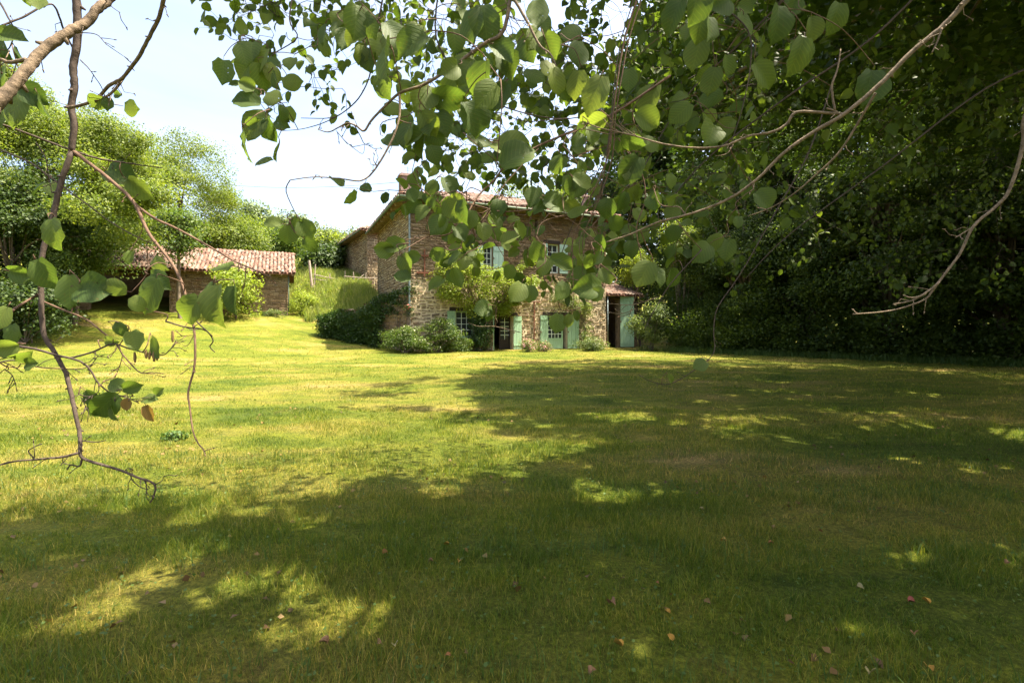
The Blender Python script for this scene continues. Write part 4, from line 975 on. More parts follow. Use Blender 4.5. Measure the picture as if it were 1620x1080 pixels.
# ------------------------------------------------------------------ near hazel branches
def hazel_leaf_mesh(seed, name='leaf'):
    """unit leaf: base at the origin, tip at +Y, face +Z; toothed edge and pleats between the side veins"""
    r_ = random.Random(seed); n_ = 8; v = []; uv = []; f = []
    asym = r_.uniform(.9, 1.12); fo = r_.uniform(.05,.75); curl = r_.uniform(.02, .5); tw = r_.uniform(-.35, .35)
    prof = [.0, .21, .355, .43, .45, .41, .31, .13, 0]
    ys_ = [.0, .06, .2, .36, .52, .68, .82, .93, 1.0]
    def zf(x, y): return -curl*(y-.4)**2*1.2-abs(x)*.0+fo*abs(x)-x*x*.5+tw*x*y
    for i in range(9):
        y = ys_[i]; v.append((0, y, zf(0,y)-.012)); uv.append((.5, y))
    L = []; Rr = []
    for sgn, lst, a in ((-1, L, asym), (1, Rr, 1/asym)):
        for i in range(1, 8):
            x = sgn*prof[i]*a*r_.uniform(.94, 1.05); y = ys_[i]-.03+(.0 if i > 1 else -.035)+r_.uniform(-.015,.015)
            m_ = (x*.52, ys_[i]-.0, zf(x*.52, y)+(.012 if i%2 else -.008)); lst.append((len(v), len(v)+1))
            v.append(m_); uv.append((.5+m_[0], m_[1])); v.append((x*r_.uniform(.95,1.06), y+r_.uniform(-.02,.02), zf(x,y)+r_.uniform(-.045,.03))); uv.append((.5+x, y))
    for lst, s in ((L, 1), (Rr, -1)):
        for i in range(7):
            m_, e = lst[i]; a = i+1
            if i == 0: f.append((0, m_, a) if s < 0 else (0, a, m_)); f.append((0, e, m_) if s < 0 else (0, m_, e))
            else:
                m0, e0 = lst[i-1]; q = [(a-1, m0, m_, a), (m0, e0, e, m_)]
                for z in q: f.append(z if s < 0 else z[::-1])
        m_, e = lst[6]; f.append((7, m_, 8) if s < 0 else (8, m_, 7)); f.append((m_, e, 8) if s < 0 else (8, e, m_))
    me = bpy.data.meshes.new(name); me.from_pydata(v, [], f); l = me.uv_layers.new(name='UVMap')
    for lp in me.loops: l.data[lp.index].uv = uv[lp.vertex_index]
    me.polygons.foreach_set('use_smooth', [True]*len(me.polygons)); me.update(); return me, v, f, uv
LEAVES = [hazel_leaf_mesh(s) for s in range(12)]
LEAF_OBJ = []
for me, v, f, uv in LEAVES: me.materials.append(M['hazel_leaf']); LEAF_OBJ.append(me)
BROWN = LEAVES[2][0].copy(); BROWN.materials.clear(); BROWN.materials.append(M['hazel_leaf_brown'])
class Hazel:
    def __init__(s, label, base, seed):
        s.t = thing('hazel_tree', label, 'tree', base); s.base = Vector(base); s.leaves = []; s.nodes = []; s.r = random.Random(seed); s.twigs = {}
    def branch(s, pts, r0, r1, mk='bark_pale', sub=5, jit=.07, knobs=True):
        pts = [P(*p) if not isinstance(p, Vector) else p for p in pts]; n_ = len(pts)
        rad = [(r0+(r1-r0)*k/(n_-1))*.88 for k in range(n_)]; pp, rr = smooth_path(pts, rad, sub, jit)
        mb = MB(); mb.tube([p-s.base for p in pp], rr, 8, .035)
        if knobs and r0 < .013:
            for k in range(1, len(pp)-1):             # short spurs with a bud
                if s.r.random() < .16:
                    d = (pp[k+1]-pp[k]).normalized(); q = Vector((s.r.gauss(0,1), s.r.gauss(0,.5), s.r.gauss(-.2,1))); q = (q-d*q.dot(d)).normalized(); q = (q+d*.8).normalized()
                    l_ = s.r.uniform(.012,.05); a_ = pp[k]+q*l_*.5; e_ = a_+(q+Vector((s.r.gauss(0,.5),s.r.gauss(0,.3),s.r.gauss(0,.5)))).normalized()*l_*.5
                    s.tw(mk, [pp[k], a_, e_], .0012, .0008); s.tw(mk, [e_-q*.002, e_+q*.003, e_+q*.006], .0019, .0007)
        if knobs:
            for k in range(2, len(pp)-2, max(2, sub-1)):
                if s.r.random() < .6:
                    d = (pp[k+1]-pp[k]).normalized(); q = d.orthogonal().normalized(); q.rotate(Matrix.Rotation(s.r.uniform(0,6.28),3,d))
                    mb.tube([pp[k]-s.base, pp[k]+q*rr[k]*1.9+d*rr[k]-s.base], [rr[k]*.7, rr[k]*.25], 5)
        mb.build('branch', M[mk], s.t, smooth=True); s.nodes += pp; return pp
    def tw(s, mk, pts, r0, r1, n_=5):
        mb = s.twigs.setdefault(mk, MB()); k = len(pts); mb.tube([p-s.base for p in pts], [r0+(r1-r0)*i/(k-1) for i in range(k)], n_)
    def leaf(s, base, axis_, nrm, size, kind=0):
        y = axis_.normalized(); z = (nrm-y*nrm.dot(y)).normalized(); x = y.cross(z)
        m_ = Matrix.Translation(base) @ Matrix((x, y, z)).transposed().to_4x4() @ Matrix.Diagonal((size*s.r.uniform(.7,1.05), size, size, 1))
        dpt = max(base.y, .3); px, py = proj(base); vis = (-40 < px < 1660 and -40 < py < 1100)
        s.leaves.append((-(size/dpt) if vis else 0, m_, kind, s.r.randrange(12)))
    def twig(s, start, d, length, nl, size, mk='bark_red', face=.6, r0=.0022):
        pts = [start]; p = start.copy(); d = d.normalized(); n_ = max(3, nl); st = length/n_; side = 1
        for k in range(n_):
            d = (d+Vector((s.r.gauss(0,.28), s.r.gauss(0,.22), s.r.gauss(0,.22)-.12))).normalized(); p = p+d*st; pts.append(p)
        s.tw(mk, pts, r0, r0*.35); s.nodes += pts[:2]
        for k in range(1, n_+1):
            side = -side; q = pts[k]; tang = (pts[k]-pts[k-1]).normalized()
            sd = tang.cross(Vector((0,1,.2))).normalized()*side
            a = (tang*.55+sd*.7+Vector((s.r.gauss(0,.35), s.r.gauss(0,.3), -.55+s.r.gauss(0,.3)))).normalized()
            pet = q+a*size*.18; s.tw(mk, [q, pet], .0009, .0007, 4)
            nm = Vector((s.r.gauss(0,.5), -face+s.r.gauss(0,.5), .35+s.r.gauss(0,.45)))
            s.leaf(pet, a, nm, size*s.r.uniform(.6,1.2))
    def attach(s, target, r_=.0013, mk='bark_red'):
        best = min(s.nodes, key=lambda q: (q-target).length)
        d = (best-target).length
        if .01 < d < 3.5:
            mid = best.lerp(target,.5)+Vector((s.r.gauss(0,.05), s.r.gauss(0,.05), s.r.gauss(0,.04)+.1*d))*d**.5
            pp, _ = smooth_path([best, mid, target], [1,1,1], 4); s.tw(mk, pp, r_*1.2+.0008*d, r_); s.nodes += pp
    def big(s, px, py, size_px, ang, d, kind=0):
        """a large leaf seen centred at the pixel; ang: tip direction in the image, degrees clockwise from right"""
        a = R(ang+s.r.gauss(0,14)); L = size_px/F*d*s.r.uniform(.88,1.08)*(.82 if py > 300 and px > 560 else 1); ax = Vector((math.cos(a), s.r.gauss(0,.22), -math.sin(a))).normalized(); c = P(px,py,d); b_ = c-ax*L*.5
        s.attach(b_-ax*.015); s.tw('bark_red', [b_-ax*.015, b_], .001, .0008, 4)
        s.leaf(b_, ax, Vector((s.r.gauss(0,.55), -1, .2+s.r.gauss(0,.5))), L, kind)
    def finish(s, nind=300):
        for mk, mb in s.twigs.items(): mb.build('twigs', M[mk], s.t, 'stuff', True)
        s.leaves.sort(key=lambda q: q[0]); Vs = []; Fs3 = []; mb_v = []; mb_f = []; uvs = []
        for k, (sc_, m_, kind, var) in enumerate(s.leaves):
            if k < nind:
                o = bpy.data.objects.new('leaf', BROWN if kind else LEAF_OBJ[var]); COL.objects.link(o); o.parent = s.t
                o.matrix_local = Matrix.Translation(-s.base) @ m_
                if kind: o['label'] = 'withered brown leaf'
            else:
                me, v, f, uv = LEAVES[var]; o_ = len(mb_v); mm = Matrix.Translation(-s.base) @ m_
                arr = np.array(v) @ np.array(mm.to_3x3()).T+np.array(mm.translation); mb_v.extend(map(tuple, arr)); mb_f.extend([tuple(i+o_ for i in q) for q in f]); uvs.extend(uv)
        if mb_v:
            me = bpy.data.meshes.new('leaves'); me.from_pydata(mb_v, [], mb_f); l = me.uv_layers.new(name='UVMap')
            li = np.zeros(len(me.loops), dtype=np.int32); me.loops.foreach_get('vertex_index', li); l.data.foreach_set('uv', np.array(uvs, dtype=np.float32)[li].ravel())
            me.polygons.foreach_set('use_smooth', [True]*len(me.polygons)); me.update(); link('leaves', me, M['hazel_leaf_mass'], s.t, 'stuff')
        print('hazel leaves', len(s.leaves))
    def trunk(s, top, r_=.09):
        mb = MB(); T = Vector(top)-s.base; mb.tube(*smooth_path([(0,0,-.2),T*.5+Vector((.08,.05,0)),T],[r_*1.3,r_,r_*.7],5),9,.06); mb.build('trunk', M['bark'], s.t, smooth=True)
    def limb(s, a, b_, r0, r1, mk='bark'):
        a = Vector(a); b_ = Vector(b_); s.branch([a, a.lerp(b_,.5)+Vector((0,0,.15)), b_], r0, r1, mk, 5, .05, False)

# ---- left hazel
D = 1.5
A_ = Hazel('hazel at the left whose bare twigs hang down in front of the shed', (-2.6,-1.3,-.02), 1)
A_.trunk((-2.3,-.9,2.0)); T0 = Vector((-2.3,-.9,2.0))
def pl(pts, d0, d1=None): d1 = d1 or d0; n_ = len(pts)-1; return [(x, y, d0+(d1-d0)*k/n_) for k, (x, y) in enumerate(pts)]
b1 = A_.branch(pl([(190,-30),(172,0),(156,13),(130,40),(110,50),(84,68),(58,91),(42,110),(20,139),(0,159),(-40,195)],1.25,1.05), .0105, .014, 'bark_pale')
A_.limb(T0, b1[-1], .03, .015); A_.limb(b1[0], b1[0]+Vector((.5,.3,.7)), .0105, .005)
A_.branch(pl([(42,94),(16,99),(0,94),(-30,88)],1.15), .005, .004)
b2 = A_.branch(pl([(118,-40),(121,0),(123,42),(121,78),(116,107),(118,136),(113,168),(117,201),(113,240)],1.6), .0135, .0105, 'bark_dark')
A_.limb((-1.9,-.3,3.1), b2[0], .02, .0135, 'bark_dark'); A_.limb(T0, (-1.9,-.3,3.1), .05, .02)
A_.branch(pl([(113,240),(110,250),(100,279),(91,311),(82,350),(70,389),(63,431),(65,460),(66,496),(70,531),(86,557),(104,590),(113,625),(118,648),(125,680),(127,700),(126,716)],1.6,1.45), .0098, .0058, 'bark_dark')
A_.branch(pl([(126,716),(96,723),(73,725),(52,727),(26,729),(0,735),(-25,737)],1.45,1.35), .0042, .0018, 'bark_dark')
A_.branch(pl([(56,727),(45,714),(52,708),(64,702)],1.4), .002, .0012, 'bark_dark')
A_.branch(pl([(126,714),(132,725),(161,735),(192,744),(218,755),(239,762),(246,771),(242,787),(237,795)],1.45), .005, .0025, 'bark_dark')
A_.branch(pl([(229,756),(232,772),(231,784),(236,792)],1.45), .0018, .001, 'bark_dark'); A_.branch(pl([(206,750),(210,760),(222,770),(236,774)],1.45), .0018, .0012, 'bark_dark')
A_.branch(pl([(246,766),(256,760),(260,752)],1.45), .0014, .0008, 'bark_dark'); A_.branch(pl([(211,752),(208,745),(203,740)],1.45), .0013, .0008, 'bark_dark')
A_.branch(pl([(130,724),(126,737),(112,735),(106,743)],1.45), .0032, .0018, 'bark_dark'); A_.branch(pl([(112,735),(103,733),(99,731)],1.45), .0016, .001, 'bark_dark')
A_.branch(pl([(130,697),(152,699),(168,696)],1.45), .0022, .001, 'bark_dark')
b3 = A_.branch(pl([(117,240),(146,262),(175,285),(198,305),(214,324),(226,350),(240,376),(269,412),(285,441),(295,473),(303,500),(308,531),(308,577),(298,619),(300,642),(305,680),(313,700),(322,711),(325,721)],1.6,1.3), .0068, .0014, 'bark_red')
A_.branch(pl([(214,324),(246,346),(282,363),(324,386),(369,412),(389,421),(431,439)],1.55,1.5), .005, .0016, 'bark_red')
A_.branch(pl([(389,421),(388,440),(384,458),(379,468)],1.5), .0018, .001, 'bark_red')
A_.branch(pl([(119,240),(156,251),(201,258),(256,266)],1.6,1.8), .0042, .0018, 'bark_dark')
A_.branch(pl([(-40,184),(0,196),(42,211),(113,238)],1.5,1.6), .0035, .0035, 'bark_dark')
A_.branch(pl([(-30,225),(0,237),(45,256),(78,279),(107,301),(139,324),(169,347),(200,366),(238,385)],1.9), .0042, .002, 'bark_dark')
A_.branch(pl([(57,225),(72,250),(77,278),(82,305)],1.8), .0022, .0012, 'bark_dark')
b5 = A_.branch(pl([(266,-30),(259,0),(250,32),(233,65),(217,94),(194,123),(172,136),(149,159),(110,171)],1.3,1.5), .0062, .0048, 'bark_pale')
A_.branch(pl([(196,122),(185,138),(170,152),(150,160)],1.45), .0045, .003, 'bark_pale')
A_.limb((-1.9,-.3,3.1), b5[0], .015, .007)
A_.branch(pl([(-20,-20),(0,5),(15,32),(25,50)],1.4), .0035,.002,'bark_dark'); A_.branch(pl([(0,42),(35,28),(65,12),(84,8),(95,30),(100,45),(116,78)],1.4,1.6), .003,.003,'bark_dark')
A_.branch(pl([(130,52),(153,55),(168,70),(185,82),(203,94)],1.6), .0018,.001,'bark_dark'); A_.branch(pl([(127,95),(140,108),(150,122),(160,137),(166,152)],1.55), .002,.0012,'bark_dark')
A_.branch(pl([(168,0),(178,12),(190,20)],1.3), .0015,.0008,'bark_dark')
A_.branch(pl([(-10,545),(15,546),(55,552),(91,562),(120,569),(139,580),(156,606),(175,621),(201,629),(220,637)],1.35,1.4), .0042,.0016,'bark_dark')
A_.branch(pl([(-10,576),(0,573),(26,570),(58,580),(97,583),(130,583),(149,573)],1.3,1.4), .0026,.0012,'bark_dark')
A_.branch(pl([(112,566),(146,557),(178,544),(207,552),(253,562),(270,552),(279,541)],1.4), .0030,.0014,'bark_dark')
A_.branch(pl([(66,476),(97,489),(136,505),(162,525),(185,544),(194,560),(220,588),(240,589),(259,591)],1.55,1.45), .0036,.0014,'bark_red')
A_.branch(pl([(-20,525),(0,512),(23,489),(62,465)],1.4,1.55), .0055,.0035,'bark_red')
A_.branch(pl([(262,508),(292,517),(324,522),(337,538),(332,548),(340,557)],1.35), .0024,.0014,'bark_dark'); A_.branch(pl([(303,500),(318,515),(336,532)],1.35), .0025,.002,'bark_dark')
A_.branch(pl([(306,532),(298,545),(290,548)],1.35), .0012,.0008,'bark_red'); A_.branch(pl([(308,530),(295,531),(280,533)],1.35), .0012,.0008,'bark_red')
A_.branch(pl([(194,562),(188,580),(172,592)],1.45), .0015,.0008,'bark_red'); A_.branch(pl([(190,578),(184,592),(178,602)],1.45), .0013,.0008,'bark_red')
A_.branch(pl([(138,585),(150,570),(155,562)],1.4), .0014,.0008,'bark_dark'); A_.branch(pl([(8,585),(18,592),(24,605),(27,620)],1.3), .0015,.0008,'bark_dark')
A_.branch(pl([(0,590),(10,582),(18,580)],1.3), .0012,.0008,'bark_dark'); A_.branch(pl([(156,608),(155,620),(140,627),(124,623)],1.35), .0014,.0009,'bark_dark')
A_.branch(pl([(128,628),(134,640),(140,650),(138,668)],1.35), .0012,.0008,'bark_dark')
A_.branch(pl([(175,622),(195,626),(213,627)],1.38), .0016,.0008,'bark_dark'); A_.branch(pl([(200,632),(222,630),(240,628)],1.38), .0014,.0009,'bark_dark')
for px, py, l_ in ((213,565,17),(231,560,14),(237,562,13),(243,564,16),(273,532,18),(249,565,10)):
    mb = MB(); p0 = P(px,py-l_/2,1.4); p1 = P(px+random.uniform(-1,1),py+l_/2,1.4); mb.tube(*smooth_path([p0-A_.base,(p0+p1)/2-A_.base,p1-A_.base],[.0022,.0042,.002],3),7,.15); mb.build('catkin', M['catkin'], A_.t, smooth=True)
for a in [(345,485,78,75,1.25),(300,492,58,110,1.27),(372,475,50,60,1.3),(330,470,50,100,1.32),(235,470,62,100,1.35),(250,445,50,30,1.4),(250,418,42,60,1.5),(205,408,24,90,1.6),(178,455,40,170,1.5),(150,456,60,0,1.5),(110,462,55,110,1.5),(215,480,32,200,1.35),(85,372,55,70,1.5),(72,435,50,40,1.5),(35,432,38,10,1.5),(0,505,45,100,1.4),
          (192,275,55,20,1.75),(222,300,45,60,1.75),(205,282,30,0,1.8),(212,540,35,60,1.4),(190,520,30,20,1.4),(245,550,40,55,1.4),(350,420,40,180,1.5),(207,170,30,10,1.5),(186,150,16,0,1.5),(170,165,20,90,1.45),(150,160,32,180,1.45),(20,60,45,30,1.4),(5,78,45,60,1.4),(35,92,36,60,1.4),(22,170,70,100,1.4),(52,152,48,40,1.4),(68,168,36,50,1.4),(0,112,50,90,1.4),(60,5,30,60,1.4),(45,-4,30,90,1.4),(10,180,55,120,1.5),(8,130,45,80,1.5),
          (165,641,48,115,1.36),(186,609,26,0,1.36),(210,612,30,0,1.36),(146,628,30,60,1.36),(180,654,32,30,1.36),(152,645,36,60,1.38),(237,631,26,0,1.38),(252,619,20,-20,1.38),(175,540,28,10,1.4),(35,560,40,10,1.3),(10,548,36,190,1.3),(50,575,24,0,1.3),(20,530,40,60,1.5),(84,300,38,70,1.9),(60,300,36,120,1.9)]:
    A_.big(*a)
A_.big(237,654,28,80,1.38,1); A_.big(201,640,22,100,1.36,1)
A_.finish()

# ---- middle hazel
B_ = Hazel('hazel overhead whose leafy branches droop across the sky and the farmhouse', (.4,-2.2,-.02), 2)
B_.trunk((.6,-1.6,2.4), .12); T1 = Vector((.6,-1.6,2.4)); K1 = Vector((.3,.6,3.6)); B_.limb(T1, K1, .07, .04)
c1 = B_.branch(pl([(812,-60),(807,0),(795,51),(768,68),(734,92),(703,115),(666,136),(635,146),(611,166),(588,190),(576,207),(563,199),(550,195),(535,202),(520,209),(503,205)],1.5,1.5), .0072, .0015)
B_.limb(K1, c1[0], .025, .008)
B_.branch(pl([(560,197),(570,215),(577,228),(590,230)],1.5),.0018,.001,'bark_dark'); B_.branch(pl([(532,207),(545,222),(560,235),(574,243),(577,229)],1.52),.0012,.0008,'bark_dark')
B_.branch(pl([(632,150),(632,183),(622,217),(598,261),(574,285),(540,283),(499,280),(459,285)],1.5,1.4), .0042, .0014)
B_.branch(pl([(600,255),(596,262),(592,256)],1.45),.0015,.001); B_.branch(pl([(510,283),(505,278),(498,277)],1.42),.0012,.001)
B_.branch(pl([(808,-10),(832,31),(853,71),(870,85),(880,105)],1.45,1.4), .0052, .002)
c2 = B_.branch(pl([(612,-40),(605,0),(588,88),(584,122),(567,156),(540,180),(520,187),(476,187)],2.1,2.0), .0048, .0015, 'bark_dark'); B_.limb(K1, c2[0], .02, .005)
B_.branch(pl([(540,180),(513,194),(479,204),(445,207)],2.0), .0025, .0012, 'bark_dark')
c3 = B_.branch(pl([(1060,120),(970,180),(900,210),(852,231),(802,260),(783,284),(758,308),(744,330),(730,354),(708,371),(679,374),(657,385),(640,395)],1.9,1.6), .0052, .0018, 'bark_red')
c4 = B_.branch(pl([(470,-40),(458,30),(470,60),(430,88),(415,115),(395,140)],2.4,2.2), .0042, .0015, 'bark_dark'); B_.limb(K1, c4[0], .02, .005)
c5 = B_.branch(pl([(700,-50),(690,60),(740,130),(800,170),(900,188),(1000,160)],2.6,2.8), .0052, .003, 'bark_dark'); B_.limb(K1, c5[0], .02, .006)
B_.branch(pl([(900,187),(830,192),(780,178),(700,200),(650,190)],2.6), .0028, .0015, 'bark_dark')
B_.branch(pl([(852,235),(800,290),(775,330),(760,350)],1.8,1.7), .002,.0014,'bark_red')
B_.branch(pl([(880,325),(800,335),(740,322),(705,328),(680,322)],1.7), .0025,.0012,'bark_red'); B_.branch(pl([(790,455),(750,470),(720,460),(640,395)],1.55,1.5), .0014,.0016,'bark_red') if False else None
B_.branch(pl([(740,510),(757,516),(780,516),(800,520),(824,526)],1.8), .0012,.0016,'bark_pale')
B_.branch(pl([(680,374),(640,380),(608,388),(598,398)],1.6), .0018,.001,'bark_red')
Bbig = [(388,160,50,180,1.7),(405,200,58,100,1.7),(430,207,42,60,1.7),(390,134,27,180,1.7),(432,153,36,10,1.7),(397,78,45,120,1.9),(412,100,50,100,1.9),(430,118,44,70,1.9),(415,122,46,95,1.9),(447,180,30,60,1.8),
 (512,55,38,90,1.8),(563,35,55,90,1.5),(545,62,40,110,1.7),(612,98,66,100,1.4),(628,60,60,70,1.45),(600,78,46,95,1.6),(585,40,52,70,1.5),(720,65,40,90,1.9),(746,40,60,100,1.5),(768,38,58,80,1.5),(795,85,60,60,1.5),(803,104,50,80,1.55),(767,132,66,82,1.4),(747,190,60,85,1.45),(735,112,52,120,1.5),
 (668,155,52,100,1.6),(645,145,40,60,1.7),(712,152,58,5,1.6),(700,195,52,85,1.6),(640,212,46,110,1.6),(668,232,44,80,1.6),(655,222,44,130,1.6),(690,215,40,60,1.6),(820,246,62,-20,1.4),(850,22,60,90,1.5),(845,62,50,80,1.6),(880,130,50,70,1.6),
 (669,337,44,120,1.55),(682,322,30,90,1.55),(713,331,46,70,1.55),(734,336,52,85,1.5),(746,348,38,110,1.55),(710,296,38,60,1.7),(682,298,32,120,1.7),(698,350,28,100,1.6),(725,318,34,10,1.6),(690,402,34,170,1.6),(716,408,40,130,1.6),(764,367,44,100,1.6),(782,352,40,60,1.7),(808,378,40,5,1.6),(790,330,38,100,1.7),
 (844,313,50,90,1.6),(852,330,36,100,1.6),(879,322,50,20,1.6),(912,297,50,110,1.6),(916,334,44,-20,1.6),(847,399,42,100,1.55),(861,420,50,110,1.55),(888,418,52,40,1.5),(905,330,40,60,1.7),(944,408,34,90,1.6),(932,414,36,110,1.6),(959,437,38,60,1.6),(930,455,58,160,1.5),(944,466,34,110,1.5),(888,461,44,120,1.6),
 (817,463,48,125,1.45),(838,466,36,100,1.5),(764,489,40,160,1.7),(772,499,24,110,1.7),(882,512,40,100,1.7),(900,508,26,90,1.7),(912,500,22,80,1.8),
 (624,390,48,170,1.55),(642,417,42,60,1.5),(636,438,38,190,1.5),(607,393,42,180,1.55),(655,405,30,0,1.5),(485,363,38,90,1.5),(455,372,34,100,1.5),(492,388,28,20,1.5),(430,352,34,190,1.5),(470,356,26,60,1.5)]
for a in Bbig:
    B_.big(*a)
    if a[1] < 300:
        for q in range(2): B_.big(a[0]+B_.r.gauss(0,26), a[1]+B_.r.gauss(0,22), a[2]*B_.r.uniform(.55,.95), a[3]+B_.r.gauss(0,40), a[4]+B_.r.uniform(-.1,.5))
def fill(H, n_, poly, dr, size, seed, nl=(3,6), length=(.12,.35), face=.5, mk='bark_dark', spread=1.0):
    r_ = random.Random(seed); starts = []
    xs_ = [p[0] for p in poly]; ys_ = [p[1] for p in poly]; k = 0
    def ins(x, y):
        c = False; j = len(poly)-1
        for i in range(len(poly)):
            if (poly[i][1] > y) != (poly[j][1] > y) and x < (poly[j][0]-poly[i][0])*(y-poly[i][1])/(poly[j][1]-poly[i][1])+poly[i][0]: c = not c
            j = i
        return c
    while len(starts) < n_:
        x = r_.uniform(min(xs_), max(xs_)); y = r_.uniform(min(ys_), max(ys_))
        if ins(x, y): starts.append(P(x, y, r_.uniform(*dr)))
    starts.sort(key=lambda p: -p.z)
    for p in starts:
        H.attach(p, .0016, mk)
        H.twig(p, Vector((r_.gauss(-.3,.6)*spread, r_.gauss(0,.6), r_.gauss(-.3,.5))), r_.uniform(*length), r_.randint(*nl), size*r_.uniform(.75,1.15), mk, face)
fill(B_, 26, [(350,-20),(480,-20),(470,60),(440,130),(380,100)], (3.0,4.2), .085, 11)
fill(B_, 90, [(480,-40),(800,-40),(800,90),(620,90),(500,60)], (2.8,5.5), .085, 12)
fill(B_, 170, [(640,60),(940,40),(960,300),(820,300),(660,200)], (3.0,6.0), .08, 13)
fill(B_, 26, [(640,210),(860,200),(900,310),(700,290)], (3.0,4.5), .075, 14)
fill(B_, 46, [(660,305),(965,290),(965,440),(850,440),(700,370)], (1.8,3.4), .075, 15, mk='bark_red')
fill(B_, 10, [(460,90),(560,80),(560,150),(480,170)], (3.2,4.5), .075, 16)
B_.finish()

# ---- right hazel
C_ = Hazel('hazel at the right whose pale bare branch slants across the dark wood', (3.3,-1.0,-.02), 3)
C_.trunk((2.9,-.5,2.6), .12); T2 = Vector((2.9,-.5,2.6)); K2 = Vector((1.9,1.2,3.8)); C_.limb(T2, K2, .06, .04)
r1 = C_.branch(pl([(1562,-30),(1530,0),(1496,38),(1444,81),(1387,138),(1335,181),(1287,209),(1240,242),(1202,280),(1154,314),(1097,337),(1040,352),(997,371),(959,383)],1.3,1.55), .0088, .0024)
C_.limb(T2, r1[0], .03, .0095)
C_.branch(pl([(1335,181),(1297,178),(1259,178),(1244,197),(1221,209),(1183,216),(1145,231),(1097,234),(1050,228),(1007,216),(978,209),(950,203),(921,192)],1.42,1.5), .0052, .0018)
for q in ([(1007,216),(985,200),(978,190)],[(985,211),(965,200),(955,188)],[(978,209),(962,212),(930,205),(915,205)],[(1000,214),(990,208),(968,190),(965,186)]): C_.branch(pl(q,1.5),.0022,.0012)
C_.branch(pl([(1160,229),(1150,243),(1132,247)],1.47),.0018,.0011)
C_.branch(pl([(1321,175),(1316,138),(1325,109),(1330,78)],1.42), .004, .0018); C_.branch(pl([(1326,178),(1312,173),(1308,171)],1.42),.003,.002)
C_.branch(pl([(1385,147),(1363,185),(1330,238),(1297,271),(1259,304),(1221,328),(1183,342)],1.4,1.6), .0042, .0014)
C_.branch(pl([(1490,45),(1482,68),(1474,84)],1.33), .003, .0018); C_.branch(pl([(1085,341),(1075,328),(1064,327)],1.5), .0026, .0018)
r2 = C_.branch(pl([(1640,150),(1620,190),(1618,230),(1597,300),(1575,327),(1540,358),(1518,402),(1491,438),(1475,460),(1460,475),(1411,491),(1349,497)],1.35,1.4), .0062, .0018)
C_.limb(T2, r2[0], .02, .007)
C_.branch(pl([(1545,355),(1525,368),(1511,376)],1.38),.0026,.0014); C_.branch(pl([(1486,446),(1460,466),(1442,471),(1429,467)],1.38),.0035,.0018); C_.branch(pl([(1465,464),(1440,476),(1413,481)],1.38),.0026,.0014)
for off, rr_, mk in ((0,.0048,'bark_red'),(7,.003,'bark_red'),(-5,.0024,'bark_dark')):
    q = C_.branch(pl([(1012+off,-40),(1007+off,0),(988+off,62),(976+off*.8,133),(969+off*.6,190),(962+off,247),(936+off*2,309),(910+off*2,370),(902+off*3,405)],1.75,1.7), rr_, .0016, mk)
    C_.limb(K2, q[0], .012, rr_, mk)
r4 = C_.branch(pl([(1125,-40),(1135,0),(1183,48),(1187,105),(1173,176),(1154,233)],1.9), .0042, .0016, 'bark_dark'); C_.limb(K2, r4[0], .015, .005)
C_.branch(pl([(978,219),(1012,266),(1021,314),(1007,361),(1015,420),(1005,470),(995,500)],1.75), .003, .0012, 'bark_red')
C_.branch(pl([(969,190),(950,300),(930,330),(880,345)],1.75), .0025, .0012, 'bark_red'); C_.branch(pl([(905,370),(906,420),(907,470),(905,492)],1.8), .0018, .001, 'bark_red')
r6 = C_.branch(pl([(1320,120),(1280,240),(1230,330),(1185,410),(1162,447),(1135,487),(1129,522),(1129,558),(1100,584),(1060,607),(1030,603),(1011,593)],2.4,2.2), .0036, .0016, 'bark_dark')
C_.branch(pl([(1110,395),(1060,450),(1030,500),(1020,520)],2.0), .003,.0012,'bark_dark')
C_.branch(pl([(1040,470),(1000,482),(960,480),(930,484)],1.9), .0016,.001,'bark_pale'); C_.branch(pl([(1005,488),(985,496),(965,494),(950,489)],1.9), .0016,.001,'bark_pale')
r7 = C_.branch(pl([(1500,-60),(1380,60),(1250,150),(1120,250),(1050,330)],3.0,3.0), .009, .003, 'bark_dark'); C_.limb(K2, r7[0], .02, .009)
r8 = C_.branch(pl([(1700,80),(1560,140),(1400,260),(1250,370),(1180,440)],3.6,3.4), .009, .003, 'bark_dark')
r9 = C_.branch(pl([(1300,-60),(1180,60),(1080,160),(1000,300)],3.4,3.0), .008, .003, 'bark_dark'); C_.limb(K2, r9[0], .02, .008)
